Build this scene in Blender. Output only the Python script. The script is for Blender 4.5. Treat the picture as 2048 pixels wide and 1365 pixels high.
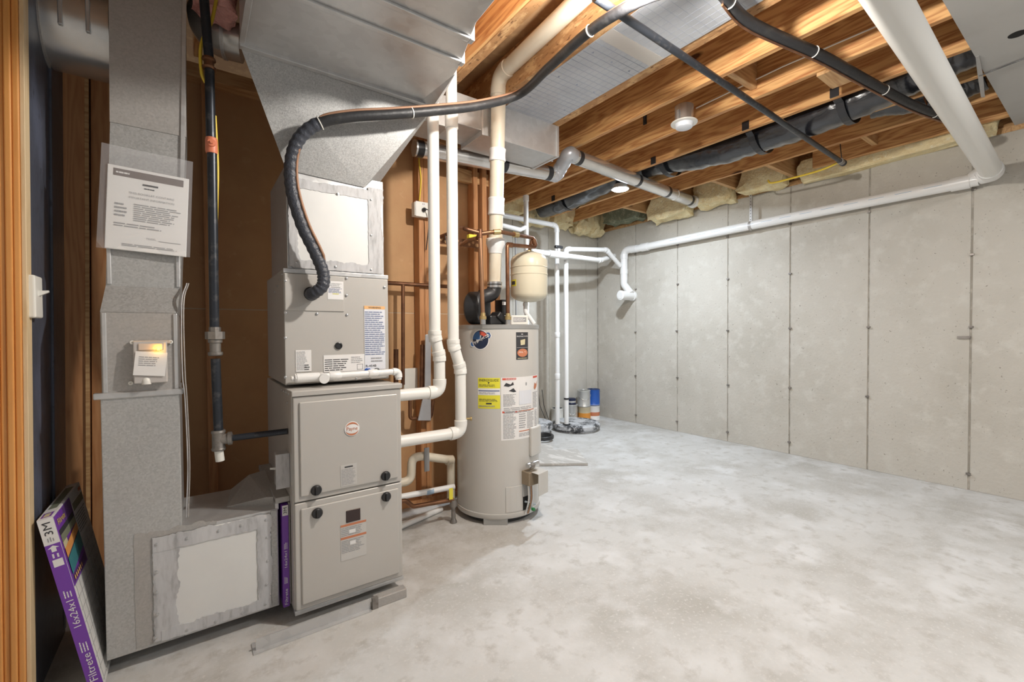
import bpy, bmesh, math, random
from math import sin, cos, radians, pi, sqrt, atan2
from mathutils import Vector, Matrix, noise
random.seed(7)
for o in list(bpy.data.objects): bpy.data.objects.remove(o)
S = bpy.context.scene
COL = S.collection
V = Vector

# ------------------------------------------------------------------ camera
CAMZ = 1.19; FPX = 888.43
YAW, PITCH, ROLL = radians(35.625), radians(1.132), radians(0.362)
fwd = V((cos(PITCH)*sin(YAW), cos(PITCH)*cos(YAW), -sin(PITCH)))
rgt0 = V((cos(YAW), -sin(YAW), 0)); dwn0 = fwd.cross(rgt0)
rgt = cos(ROLL)*rgt0 + sin(ROLL)*dwn0
dwn = -sin(ROLL)*rgt0 + cos(ROLL)*dwn0
CAM = V((0, 0, CAMZ))
cd = bpy.data.cameras.new('camera'); cam = bpy.data.objects.new('camera', cd); COL.objects.link(cam)
cd.sensor_width = 36; cd.lens = 36*FPX/2048; cd.clip_start = .05; cd.clip_end = 60
cam.matrix_world = Matrix(((rgt.x, -dwn.x, -fwd.x, 0), (rgt.y, -dwn.y, -fwd.y, 0), (rgt.z, -dwn.z, -fwd.z, CAMZ), (0, 0, 0, 1)))
S.camera = cam

# ------------------------------------------------------------------ world, exposure
S.view_settings.view_transform = 'Standard'; S.view_settings.look = 'None'
S.view_settings.gamma = 1; S.view_settings.use_curve_mapping = False
S.view_settings.exposure = 0.12
w = bpy.data.worlds.new('world'); S.world = w; w.use_nodes = True
bg = w.node_tree.nodes['Background']; bg.inputs[0].default_value = (0.96, 0.98, 1.0, 1); bg.inputs[1].default_value = 0.30
def lamp(name, kind, loc, energy, color, size=.05, rot=None, shape=None, spot=None):
    l = bpy.data.lights.new(name, kind); l.energy = energy; l.color = color
    if kind in ('POINT', 'SPOT'): l.shadow_soft_size = size
    if kind == 'SPOT': l.spot_size = spot; l.spot_blend = .6
    if kind == 'AREA': l.size = size; l.shape = shape or 'DISK'
    o = bpy.data.objects.new(name, l); COL.objects.link(o); o.location = loc
    if rot: o.rotation_euler = rot
    return o
BULB = V((1.34, 1.00, 2.42)); LED = V((3.40, 2.92, 2.575)); CAN = V((2.641, 1.73, 2.555))
lamp('bulb_light', 'POINT', BULB, 110, (1.0, .95, .88), .04)
lamp('led_light', 'AREA', LED - V((0, 0, .012)), 50, (.80, .90, 1.0), .12)
lamp('fill_light', 'AREA', (2.7, -.7, 2.57), 37, (1.0, .97, .94), .35)  # unseen fill light added outside the view, no fixture

# ------------------------------------------------------------------ helpers
def at(px, py, X=None, Y=None, Z=None):
    d = rgt*(px-1024) + dwn*(py-682.5) + fwd*FPX
    if X is not None: t = X/d.x
    elif Y is not None: t = Y/d.y
    else: t = (Z-CAMZ)/d.z
    return CAM + d*t

def wloc(o):
    p = V((0, 0, 0))
    while o is not None: p += o.location; o = o.parent
    return p

class MB:
    def __init__(s): s.v = []; s.f = []
    def add(s, vs, fs):
        n = len(s.v); s.v += [V(p) for p in vs]; s.f += [tuple(i+n for i in f) for f in fs]; return s
    def box(s, a, b):
        x0, y0, z0 = [min(a[i], b[i]) for i in range(3)]; x1, y1, z1 = [max(a[i], b[i]) for i in range(3)]
        return s.add([(x0,y0,z0),(x1,y0,z0),(x1,y1,z0),(x0,y1,z0),(x0,y0,z1),(x1,y0,z1),(x1,y1,z1),(x0,y1,z1)],
                     [(0,3,2,1),(4,5,6,7),(0,1,5,4),(1,2,6,5),(2,3,7,6),(3,0,4,7)])
    def obox(s, O, u, v, n, su, sv, sn):
        # box from corner O along u,v,n
        u, v, n = V(u)*su, V(v)*sv, V(n)*sn; O = V(O)
        return s.add([O, O+u, O+u+v, O+v, O+n, O+u+n, O+u+v+n, O+v+n],
                     [(0,3,2,1),(4,5,6,7),(0,1,5,4),(1,2,6,5),(2,3,7,6),(3,0,4,7)])
    def prism(s, pts, ext):
        pts = [V(p) for p in pts]; n = len(pts); ext = V(ext)
        return s.add(pts + [p+ext for p in pts], [tuple(range(n-1, -1, -1)), tuple(range(n, 2*n))] + [(i, (i+1) % n, n+(i+1) % n, n+i) for i in range(n)])
    def sweep(s, pts, r, seg=16, cap=True):
        pts = [V(p) for p in pts]; n = len(pts)
        rs = r if isinstance(r, (list, tuple)) else [r]*n
        t0 = (pts[1]-pts[0]).normalized()
        a = t0.orthogonal().normalized(); vs = []; fs = []
        tp = t0
        for i in range(n):
            t = (pts[min(i+1, n-1)]-pts[max(i-1, 0)])
            if t.length < 1e-9: t = tp.copy()
            t.normalize()
            ax = tp.cross(t)
            if ax.length > 1e-7:
                a = Matrix.Rotation(tp.angle(t), 3, ax.normalized()) @ a
            tp = t; b = t.cross(a)
            for k in range(seg):
                q = 2*pi*k/seg; vs.append(pts[i] + (a*cos(q)+b*sin(q))*rs[i])
        for i in range(n-1):
            for k in range(seg):
                fs.append((i*seg+k, i*seg+(k+1) % seg, (i+1)*seg+(k+1) % seg, (i+1)*seg+k))
        if cap: fs += [tuple(range(seg-1, -1, -1)), tuple(range((n-1)*seg, n*seg))]
        return s.add(vs, fs)
    def cyl(s, p, q, r, r2=None, seg=20):
        return s.sweep([p, q], [r, r if r2 is None else r2], seg)
    def ring(s, p, q, r, r2, seg=24):
        # hollow sleeve between p and q: outer r, inner r2
        p, q = V(p), V(q); ax = (q-p); h = ax.length; ax.normalize(); a = ax.orthogonal().normalized(); b = ax.cross(a); vs = []; fs = []
        for rr, t in ((r2, 0), (r, 0), (r, h), (r2, h)):
            vs += [p+ax*t+(a*cos(2*pi*k/seg)+b*sin(2*pi*k/seg))*rr for k in range(seg)]
        for i in range(4):
            for k in range(seg): fs.append((i*seg+k, i*seg+(k+1) % seg, ((i+1) % 4)*seg+(k+1) % seg, ((i+1) % 4)*seg+k))
        return s.add(vs, fs)
    def lathe(s, C, prof, seg=32, axis=(0, 0, 1)):
        C = V(C); ax = V(axis).normalized(); a = ax.orthogonal().normalized(); b = ax.cross(a)
        vs = []; fs = []; n = len(prof)
        for r, h in prof:
            for k in range(seg):
                q = 2*pi*k/seg; vs.append(C + ax*h + (a*cos(q)+b*sin(q))*max(r, 1e-4))
        for i in range(n-1):
            for k in range(seg):
                fs.append((i*seg+k, i*seg+(k+1) % seg, (i+1)*seg+(k+1) % seg, (i+1)*seg+k))
        fs += [tuple(range(seg-1, -1, -1)), tuple(range((n-1)*seg, n*seg))]
        return s.add(vs, fs)
    def patch(s, f, u0, v0, u1, v1, n0, n1, nu=1, nv=1):
        # thin slab laid on a surface mapping f(u,v,n)
        vs = []; fs = []
        for layer in (n0, n1):
            for j in range(nv+1):
                for i in range(nu+1):
                    vs.append(f(u0+(u1-u0)*i/nu, v0+(v1-v0)*j/nv, layer))
        L = (nu+1)*(nv+1); I = lambda l, i, j: l*L + j*(nu+1)+i
        for j in range(nv):
            for i in range(nu):
                fs.append((I(1,i,j), I(1,i+1,j), I(1,i+1,j+1), I(1,i,j+1)))
                fs.append((I(0,i,j), I(0,i,j+1), I(0,i+1,j+1), I(0,i+1,j)))
        for i in range(nu):
            fs.append((I(0,i,0), I(0,i+1,0), I(1,i+1,0), I(1,i,0))); fs.append((I(0,i+1,nv), I(0,i,nv), I(1,i,nv), I(1,i+1,nv)))
        for j in range(nv):
            fs.append((I(0,0,j+1), I(0,0,j), I(1,0,j), I(1,0,j+1))); fs.append((I(0,nu,j), I(0,nu,j+1), I(1,nu,j+1), I(1,nu,j)))
        return s.add(vs, fs)
    def hull(s, pts):
        bm = bmesh.new()
        for p in pts: bm.verts.new(p)
        bmesh.ops.convex_hull(bm, input=list(bm.verts)); bm.verts.index_update()
        loose = [v for v in bm.verts if not v.link_faces]
        for v in loose: bm.verts.remove(v)
        bm.verts.index_update()
        s.add([v.co.copy() for v in bm.verts], [tuple(v.index for v in f.verts) for f in bm.faces]); bm.free(); return s
    def build(s, name, mat, parent=None, smooth=False, bevel=0, origin=None, seg=2):
        me = bpy.data.meshes.new(name)
        if parent is not None: off = wloc(parent)
        elif origin is not None: off = V(origin)
        else:
            xs = [p.x for p in s.v]; ys = [p.y for p in s.v]; zs = [p.z for p in s.v]
            off = V(((min(xs)+max(xs))/2, (min(ys)+max(ys))/2, min(zs)))
        me.from_pydata([p-off for p in s.v], [], s.f); me.update()
        bm = bmesh.new(); bm.from_mesh(me); bmesh.ops.recalc_face_normals(bm, faces=bm.faces); bm.to_mesh(me); bm.free()
        if smooth:
            me.shade_smooth(); me.set_sharp_from_angle(angle=radians(38))
        me.materials.append(M[mat])
        o = bpy.data.objects.new(name, me); COL.objects.link(o)
        if parent is not None: o.parent = parent
        else: o.location = off
        if bevel:
            m = o.modifiers.new('bevel', 'BEVEL'); m.width = bevel; m.segments = seg; m.limit_method = 'ANGLE'; m.angle_limit = radians(50)
            m.harden_normals = False
        return o

def tag(o, label=None, cat=None, group=None, kind=None):
    if label: o['label'] = label
    if cat: o['category'] = cat
    if group: o['group'] = group
    if kind: o['kind'] = kind
    return o
def thing(name, loc, label, cat, group=None):
    o = bpy.data.objects.new(name, None); COL.objects.link(o); o.location = loc; o.empty_display_size = .05
    return tag(o, label, cat, group)
def copy_tree(o, parent=None, delta=None):
    c = o.copy(); COL.objects.link(c); c.parent = parent
    if delta is not None: c.location = o.location + V(delta)
    for ch in list(o.children): copy_tree(ch, c)
    return c

def fillet(pts, R, n=6):
    pts = [V(p) for p in pts]; out = [pts[0]]
    Rs = R if isinstance(R, (list, tuple)) else [R]*len(pts)
    for i in range(1, len(pts)-1):
        a = (pts[i-1]-pts[i]); b = (pts[i+1]-pts[i]); la, lb = a.length, b.length; a.normalize(); b.normalize()
        ang = a.angle(b)
        if abs(ang-pi) < .02: out.append(pts[i]); continue
        d = min(Rs[i]/math.tan(ang/2), la*.48, lb*.48)
        p0 = pts[i]+a*d; p1 = pts[i]+b*d
        for k in range(n+1):
            t = k/n; out.append((1-t)**2*p0 + 2*t*(1-t)*pts[i] + t*t*p1)
    out.append(pts[-1]); return out
def smoothpath(pts, n=8):
    pts = [V(p) for p in pts]; out = []
    P = [2*pts[0]-pts[1]] + pts + [2*pts[-1]-pts[-2]]
    for i in range(1, len(P)-2):
        for k in range(n):
            t = k/n
            out.append(.5*((2*P[i]) + (-P[i-1]+P[i+1])*t + (2*P[i-1]-5*P[i]+4*P[i+1]-P[i+2])*t*t + (-P[i-1]+3*P[i]-3*P[i+1]+P[i+2])*t**3))
    out.append(pts[-1]); return out

def piperun(root, pts, r, mat, R=None, couplings=(), bell=1.16, seg=18, names=('pipe', 'elbow', 'coupling'), fit=None):
    """straight pipes, elbows with bells and couplings, each a part of its own"""
    pts = [V(p) for p in pts]; R = R or r*2.2; fit = fit or mat
    n = len(pts); cut = [0]*n
    for i in range(1, n-1):
        a = (pts[i-1]-pts[i]); b = (pts[i+1]-pts[i]); ang = a.angle(b)
        d = min(R/math.tan(ang/2), a.length*.46, b.length*.46); cut[i] = d
        a.normalize(); b.normalize(); p0 = pts[i]+a*d; p1 = pts[i]+b*d; L = r*.75
        q = [p0+a*L, p0+a*L*.98, p0, *[(1-t)**2*p0+2*t*(1-t)*pts[i]+t*t*p1 for t in [k/8 for k in range(1, 8)]], p1, p1+b*L*.98, p1+b*L]
        rr = [r*bell*.97, r*bell, r*bell] + [r*(bell-.05)]*7 + [r*bell, r*bell, r*bell*.97]
        MB().sweep(q, rr, seg).build(names[1], fit, root, True)
    for i in range(n-1):
        d = (pts[i+1]-pts[i]).normalized()
        MB().cyl(pts[i]+d*cut[i], pts[i+1]-d*cut[i+1], r, seg=seg).build(names[0], mat, root, True)
    for (i, t, ln) in couplings:
        d = (pts[i+1]-pts[i]); c = pts[i]+d*t; d.normalize()
        MB().sweep([c-d*ln/2, c-d*(ln/2-.004), c+d*(ln/2-.004), c+d*ln/2], [r*1.1, r*bell, r*bell, r*1.1], seg).build(names[2], fit, root, True)

def textmesh(body, size, font=None, spacing=1.0):
    c = bpy.data.curves.new('t', 'FONT'); c.body = body; c.size = size; c.space_character = spacing; c.resolution_u = 2
    c.align_x = 'CENTER'; c.align_y = 'CENTER'
    o = bpy.data.objects.new('t', c); me = bpy.data.meshes.new_from_object(o)
    vs = [v.co.copy() for v in me.vertices]; fs = [tuple(p.vertices) for p in me.polygons]
    bpy.data.objects.remove(o); bpy.data.curves.remove(c); bpy.data.meshes.remove(me)
    return vs, fs
def planef(O, u, v):
    O, u, v = V(O), V(u).normalized(), V(v).normalized(); n = u.cross(v)
    return lambda a, b, c: O + u*a + v*b + n*c
def rot2(f, ang):
    ca, sa = cos(ang), sin(ang)
    return lambda a, b, c: f(a*ca-b*sa, a*sa+b*ca, c)
def sub(f, da, db): return lambda a, b, c: f(a+da, b+db, c)

def prints(parent, f, items, base=.0012):
    """print on a surface: one sub-part per ink colour"""
    groups = {}
    for it in items:
        k = it[0]; mat = it[1]; mb = groups.setdefault(mat, MB()); n = base + .0003*list(groups).index(mat)
        if k == 'rect':
            _, _, u0, v0, u1, v1 = it; nu = max(1, int(abs(u1-u0)/.02)); mb.patch(f, u0, v0, u1, v1, n-.0006, n, nu, 1)
        elif k == 'lines':
            _, _, u0, v0, u1, v1, cnt = it; rr = random.Random(cnt*31+int(abs(u0)*1e4))
            for j in range(cnt):
                b = v1-(v1-v0)*(j+.5)/cnt; h = abs(v1-v0)/cnt*.2; x = u0; end = u1-(u1-u0)*rr.random()*.3
                while x < end-.002:
                    wd = min((.12+.2*rr.random())*(u1-u0), end-x); nu = max(1, int(wd/.02))
                    mb.patch(f, x, b-h, x+wd, b+h, n-.0005, n, nu, 1); x += wd + .03*(u1-u0)
        elif k == 'text':
            _, _, body, u, v, hgt, wid = it; vs, fs = textmesh(body, hgt/.7)
            xs = [q.x for q in vs]; ys = [q.y for q in vs]; sx = wid/(max(xs)-min(xs)) if wid else 1
            cx, cy = (min(xs)+max(xs))/2, (min(ys)+max(ys))/2
            mb.add([f(u+(q.x-cx)*sx, v+(q.y-cy), n+.0004) for q in vs], fs)
        elif k == 'poly':
            _, _, pts = it; m = len(pts)
            mb.add([f(a, b, n) for a, b in pts], [tuple(range(m))])
        elif k == 'disc':
            _, _, u, v, ru, rv = it
            mb.add([f(u+ru*cos(2*pi*q/28), v+rv*sin(2*pi*q/28), n) for q in range(28)], [tuple(range(28))])
    for mat, mb in groups.items(): mb.build('print', mat, parent)['kind'] = 'stuff'
def label(parent, f, wd, ht, mat, items, name='label', lab=None, nn=.0008):
    nu = max(1, int(wd/.02))
    b = MB().patch(f, -wd/2, -ht/2, wd/2, ht/2, -.0004, nn, nu, 1).build(name, mat, parent)
    if lab: b['label'] = lab
    prints(b, f, items, nn+.0006); return b
def screws(root, pts, n, r=.0045, mat='steel', name='screw'):
    me = None
    for p in pts:
        if me is None:
            o = MB().lathe((0, 0, 0), [(r*1.5, 0), (r*1.5, .001), (r, .0012), (r, .004), (r*.6, .005)], 10, n).build(name, mat, root, True)
            for v in o.data.vertices: v.co += wloc(root)
            me = o.data; o.location = V(p)-wloc(root)
        else:
            o = bpy.data.objects.new(name, me); COL.objects.link(o); o.parent = root; o.location = V(p)-wloc(root)

# ------------------------------------------------------------------ materials
M = {}
def mat(name, col, rough=.5, metal=0, nz=None, bump=0, bscale=60, emit=None, alpha=None, trans=0, coat=0, spec=None, stretch=None, detail=6, rvar=0):
    """nz = [(scale, colour, lo, hi), ...] noise layers mixed over the base colour"""
    m = bpy.data.materials.new(name); m.use_nodes = True; nt = m.node_tree; b = nt.nodes['Principled BSDF']; M[name] = m
    b.inputs['Roughness'].default_value = rough; b.inputs['Metallic'].default_value = metal
    if spec is not None: b.inputs['Specular IOR Level'].default_value = spec
    if coat: b.inputs['Coat Weight'].default_value = coat; b.inputs['Coat Roughness'].default_value = .15
    if trans: b.inputs['Transmission Weight'].default_value = trans
    if alpha is not None: b.inputs['Alpha'].default_value = alpha
    if emit: b.inputs['Emission Color'].default_value = (*emit[0], 1); b.inputs['Emission Strength'].default_value = emit[1]
    b.inputs['Base Color'].default_value = (*col, 1)
    tc = nt.nodes.new('ShaderNodeNewGeometry'); src = tc.outputs['Position']
    if stretch:
        mp = nt.nodes.new('ShaderNodeMapping'); mp.inputs['Scale'].default_value = stretch; nt.links.new(src, mp.inputs[0]); src = mp.outputs[0]
    last = None
    for i, (sc, c, lo, hi) in enumerate(nz or []):
        n = nt.nodes.new('ShaderNodeTexNoise'); n.inputs['Scale'].default_value = sc; n.inputs['Detail'].default_value = detail; n.inputs['Roughness'].default_value = .6
        nt.links.new(src, n.inputs['Vector'])
        r = nt.nodes.new('ShaderNodeMapRange'); r.inputs[1].default_value = lo; r.inputs[2].default_value = hi; nt.links.new(n.outputs[0], r.inputs[0])
        x = nt.nodes.new('ShaderNodeMix'); x.data_type = 'RGBA'; nt.links.new(r.outputs[0], x.inputs['Factor'])
        if last is None: x.inputs[6].default_value = (*col, 1)
        else: nt.links.new(last, x.inputs[6])
        x.inputs[7].default_value = (*c, 1); last = x.outputs[2]
    if last is not None: nt.links.new(last, b.inputs['Base Color'])
    if bump:
        n = nt.nodes.new('ShaderNodeTexNoise'); n.inputs['Scale'].default_value = bscale; n.inputs['Detail'].default_value = 4; nt.links.new(src, n.inputs['Vector'])
        bp = nt.nodes.new('ShaderNodeBump'); bp.inputs['Strength'].default_value = bump; bp.inputs['Distance'].default_value = .01
        nt.links.new(n.outputs[0], bp.inputs['Height']); nt.links.new(bp.outputs[0], b.inputs['Normal'])
    return m
def galv(name, col, dark, scale=70, rough=.42, metal=.55):
    m = bpy.data.materials.new(name); m.use_nodes = True; nt = m.node_tree; b = nt.nodes['Principled BSDF']; M[name] = m
    g = nt.nodes.new('ShaderNodeNewGeometry')
    v = nt.nodes.new('ShaderNodeTexVoronoi'); v.inputs['Scale'].default_value = scale; nt.links.new(g.outputs['Position'], v.inputs['Vector'])
    n = nt.nodes.new('ShaderNodeTexNoise'); n.inputs['Scale'].default_value = 3.5; n.inputs['Detail'].default_value = 5; nt.links.new(g.outputs['Position'], n.inputs['Vector'])
    bw = nt.nodes.new('ShaderNodeRGBToBW'); nt.links.new(v.outputs['Color'], bw.inputs[0])
    a = nt.nodes.new('ShaderNodeMath'); a.operation = 'MULTIPLY_ADD'; a.inputs[1].default_value = .55; nt.links.new(bw.outputs[0], a.inputs[0])
    a2 = nt.nodes.new('ShaderNodeMath'); a2.operation = 'MULTIPLY'; a2.inputs[1].default_value = .45; nt.links.new(n.outputs[0], a2.inputs[0]); nt.links.new(a2.outputs[0], a.inputs[2])
    x = nt.nodes.new('ShaderNodeMix'); x.data_type = 'RGBA'; nt.links.new(a.outputs[0], x.inputs['Factor'])
    x.inputs[6].default_value = (*dark, 1); x.inputs[7].default_value = (*col, 1); nt.links.new(x.outputs[2], b.inputs['Base Color'])
    r = nt.nodes.new('ShaderNodeMapRange'); r.inputs[3].default_value = rough-.08; r.inputs[4].default_value = rough+.12; nt.links.new(a.outputs[0], r.inputs[0]); nt.links.new(r.outputs[0], b.inputs['Roughness'])
    b.inputs['Metallic'].default_value = metal
    return m
def wood(name, light, dark, axis='Y', rough=.6, grain=1.0, knots=True):
    m = bpy.data.materials.new(name); m.use_nodes = True; nt = m.node_tree; b = nt.nodes['Principled BSDF']; M[name] = m
    g = nt.nodes.new('ShaderNodeNewGeometry'); oi = nt.nodes.new('ShaderNodeObjectInfo')
    ad = nt.nodes.new('ShaderNodeVectorMath'); ad.operation = 'MULTIPLY_ADD'; ad.inputs[1].default_value = (1, 1, 1)
    sc = nt.nodes.new('ShaderNodeVectorMath'); sc.operation = 'SCALE'; sc.inputs[0].default_value = (13, 7, 9); nt.links.new(oi.outputs['Random'], sc.inputs['Scale'])
    nt.links.new(g.outputs['Position'], ad.inputs[0]); nt.links.new(sc.outputs[0], ad.inputs[2])
    mp = nt.nodes.new('ShaderNodeMapping'); k = .09
    mp.inputs['Scale'].default_value = {'X': (k, 1, 1), 'Y': (1, k, 1), 'Z': (1, 1, k)}[axis]; nt.links.new(ad.outputs[0], mp.inputs[0])
    n1 = nt.nodes.new('ShaderNodeTexNoise'); n1.inputs['Scale'].default_value = 8*grain; n1.inputs['Detail'].default_value = 3; nt.links.new(mp.outputs[0], n1.inputs['Vector'])
    mul = nt.nodes.new('ShaderNodeMath'); mul.operation = 'MULTIPLY'; mul.inputs[1].default_value = 75; nt.links.new(n1.outputs[0], mul.inputs[0])
    sn = nt.nodes.new('ShaderNodeMath'); sn.operation = 'SINE'; nt.links.new(mul.outputs[0], sn.inputs[0])
    n2 = nt.nodes.new('ShaderNodeTexNoise'); n2.inputs['Scale'].default_value = 120; n2.inputs['Detail'].default_value = 2; nt.links.new(mp.outputs[0], n2.inputs['Vector'])
    r1 = nt.nodes.new('ShaderNodeMapRange'); r1.inputs[1].default_value = -1; r1.inputs[2].default_value = 1; r1.inputs[3].default_value = .12; r1.inputs[4].default_value = 1.2; nt.links.new(sn.outputs[0], r1.inputs[0])
    a = nt.nodes.new('ShaderNodeMath'); a.operation = 'MULTIPLY'; nt.links.new(r1.outputs[0], a.inputs[0]); nt.links.new(n2.outputs[0], a.inputs[1])
    x = nt.nodes.new('ShaderNodeMix'); x.data_type = 'RGBA'; x.inputs[6].default_value = (*light, 1); x.inputs[7].default_value = (*dark, 1); nt.links.new(a.outputs[0], x.inputs['Factor'])
    out = x.outputs[2]
    if knots:
        vo = nt.nodes.new('ShaderNodeTexVoronoi'); vo.inputs['Scale'].default_value = 1.0
        mk = nt.nodes.new('ShaderNodeMapping'); kk = 1.3; q = 4.0
        mk.inputs['Scale'].default_value = {'X': (kk, q, q), 'Y': (q, kk, q), 'Z': (q, q, kk)}[axis]; nt.links.new(ad.outputs[0], mk.inputs[0]); nt.links.new(mk.outputs[0], vo.inputs['Vector'])
        rk = nt.nodes.new('ShaderNodeMapRange'); rk.inputs[1].default_value = .06; rk.inputs[2].default_value = .10; rk.inputs[3].default_value = 1; rk.inputs[4].default_value = 0; nt.links.new(vo.outputs['Distance'], rk.inputs[0])
        xk = nt.nodes.new('ShaderNodeMix'); xk.data_type = 'RGBA'; nt.links.new(rk.outputs[0], xk.inputs['Factor']); nt.links.new(out, xk.inputs[6]); xk.inputs[7].default_value = tuple(c*.22 for c in dark)+(1,); out = xk.outputs[2]
    nt.links.new(out, b.inputs['Base Color']); b.inputs['Roughness'].default_value = rough
    return m

mat('floor_concrete', (.53, .525, .51), .62, nz=[(1.3, (.39, .375, .345), .46, .66), (3.2, (.60, .60, .595), .48, .66), (11, (.42, .405, .38), .52, .70), (70, (.58, .57, .55), .55, .7)], bump=.12, bscale=30)
mat('wall_concrete', (.53, .50, .445), .85, nz=[(1.6, (.47, .44, .385), .45, .65), (9, (.57, .545, .49), .52, .7), (55, (.25, .225, .19), .655, .70), (26, (.30, .27, .23), .70, .74)], bump=.25, bscale=45)
mat('seam_concrete', (.36, .335, .29), .9, nz=[(12, (.50, .47, .42), .48, .62)], bump=.3, bscale=80)
mat('drywall_paper', (.56, .33, .16), .75, nz=[(2.2, (.50, .28, .135), .45, .65), (14, (.60, .37, .195), .6, .75)])
mat('wall_recess_shade', (.42, .385, .325), .9, nz=[(3, (.47, .435, .375), .45, .65), (40, (.33, .30, .25), .6, .7)], bump=.2, bscale=50)  # shade of a recess put into the colour of one narrow panel
mat('valve_tan', (.34, .27, .19), .5, .4)
mat('drywall_seam', (.62, .50, .36), .8)
mat('drywall_grey', (.50, .49, .47), .85, nz=[(3, (.46, .45, .43), .45, .65)])
mat('black_sheathing', (.075, .088, .12), .36, nz=[(5, (.12, .14, .20), .5, .65), (40, (.05, .055, .07), .55, .7)], stretch=(1, 1, .5), bump=.15, bscale=25)
wood('joist_wood', (.74, .43, .175), (.34, .10, .022), 'Y')
wood('block_wood', (.64, .40, .19), (.40, .19, .07), 'X')
wood('stud_wood', (.56, .28, .12), (.40, .165, .06), 'Z')
wood('trim_wood', (.74, .35, .105), (.64, .27, .07), 'Z', rough=.28, knots=False, grain=.5)
mat('trim_edge', (.72, .55, .34), .5, nz=[(30, (.6, .42, .22), .5, .7)], stretch=(1, 1, .1))
mat('osb', (.42, .22, .09), .8, nz=[(28, (.62, .38, .18), .5, .6), (60, (.16, .07, .025), .58, .66)], stretch=(1, .35, 1), bump=.5, bscale=50)
mat('subfloor', (.40, .24, .12), .8, nz=[(14, (.5, .32, .16), .5, .65)])
galv('galvanized', (.60, .60, .59), (.36, .36, .355), 170, .42, .45)
galv('galvanized_speckled', (.60, .60, .59), (.26, .255, .25), 260, .45, .4)
galv('galvanized_smooth', (.66, .66, .66), (.52, .52, .52), 30, .34, .55)
galv('galvanized_dull', (.52, .50, .48), (.36, .345, .33), 160, .5, .4)
mat('mastic', (.50, .50, .51), .55, nz=[(60, (.34, .335, .34), .46, .68), (14, (.58, .58, .59), .5, .7)], stretch=(1, 1, .22))
mat('panel_white', (.74, .74, .72), .45, nz=[(3, (.68, .68, .67), .4, .7)])
mat('foil', (.56, .575, .605), .36, .4, nz=[(4, (.48, .495, .53), .45, .65)], bump=.08, bscale=12)
mat('foil_ink', (.38, .41, .50), .5, .3)
mat('tape_clear', (.66, .62, .58), .15, .3)
mat('paint_taupe', (.52, .50, .47), .38, .1, nz=[(2, (.495, .475, .445), .4, .7)])
mat('label_clear', (.56, .545, .52), .4)
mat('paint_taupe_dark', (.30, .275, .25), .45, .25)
mat('heater_paint', (.56, .545, .515), .36, nz=[(2, (.54, .525, .495), .4, .7)], coat=.15)
mat('heater_trim', (.42, .42, .41), .35, .5)
mat('pvc', (.82, .81, .77), .32, coat=.2)
mat('pvc_aged', (.72, .66, .54), .38, nz=[(5, (.66, .58, .45), .5, .7)])
mat('pvc_white', (.84, .84, .83), .3, coat=.2)
mat('pvc_ink', (.35, .48, .62), .5)
mat('copper', (.24, .115, .06), .38, .7, nz=[(14, (.15, .07, .04), .45, .65)])
mat('copper_bright', (.42, .23, .13), .35, .8)
mat('copper_dull', (.30, .165, .10), .55, .3)
mat('brass', (.55, .42, .20), .4, .8)
mat('black_iron', (.035, .04, .05), .35, .5, nz=[(30, (.09, .09, .095), .55, .7)])
mat('iron_fitting', (.30, .28, .26), .45, .7, nz=[(20, (.18, .16, .15), .5, .7)])
mat('steel', (.62, .62, .62), .3, .9)
mat('aluminium', (.74, .73, .71), .27, .75, nz=[(6, (.66, .65, .63), .45, .65)])
mat('black_tape', (.025, .025, .028), .35)
mat('black_plastic', (.022, .022, .024), .4)
mat('black_rubber', (.018, .018, .02), .5, nz=[(15, (.04, .039, .038), .55, .7)], bump=.2, bscale=40)
mat('hose_ribbed', (.045, .05, .065), .42, bump=.4, bscale=90)
mat('flex_plastic', (.014, .015, .019), .2, nz=[(20, (.03, .031, .036), .5, .7)], bump=.35, bscale=60, coat=1.0, stretch=(1, .45, 1))
mat('insulation_yellow', (.90, .78, .48), .95, nz=[(10, (.78, .62, .33), .45, .65), (35, (.93, .86, .64), .55, .7)], bump=1.0, bscale=50)
mat('insulation_green', (.20, .22, .15), .95, nz=[(20, (.40, .40, .28), .5, .65)], bump=.8, bscale=40)  # darker and greener than the yellow batts
mat('insulation_pink', (.88, .46, .41), .95, nz=[(12, (.70, .30, .26), .45, .65)], bump=1.0, bscale=60)
mat('tank_cream', (.70, .645, .50), .3, coat=.3)
mat('white_plastic', (.80, .79, .74), .35)
mat('white_paper', (.80, .79, .78), .6)
mat('cool_paper', (.72, .74, .79), .55)
mat('ink', (.04, .04, .045), .6)
mat('ink_grey', (.34, .34, .35), .6)
mat('ink_blue', (.16, .20, .34), .6)
mat('band_brown', (.17, .14, .13), .6)
mat('orange_ink', (.74, .33, .10), .5)
mat('orange_band', (.80, .46, .20), .5)
mat('red_ink', (.62, .10, .06), .5)
mat('rust_ink', (.55, .20, .10), .5)
mat('yellow_label', (.78, .72, .05), .5)
mat('yellow_tag', (.75, .66, .06), .5)
mat('yellow_cable', (.80, .58, .06), .4)
mat('purple_card', (.19, .055, .40), .4)
mat('purple_dark', (.11, .045, .20), .45)
mat('filter_white', (.66, .655, .64), .8, nz=[(60, (.56, .555, .54), .5, .7)])
mat('filter_mesh', (.40, .40, .40), .7)
mat('teal_card', (.05, .22, .25), .45); mat('olive_card', (.22, .24, .17), .45); mat('cream_card', (.62, .56, .36), .5)
mat('yellow_print', (.82, .66, .06), .5)
mat('blue_can', (.02, .10, .42), .3); mat('navy_can', (.012, .02, .06), .35); mat('tin', (.62, .62, .60), .35, .6)
mat('can_cream', (.60, .52, .36), .5); mat('can_orange', (.72, .30, .05), .45)
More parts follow.
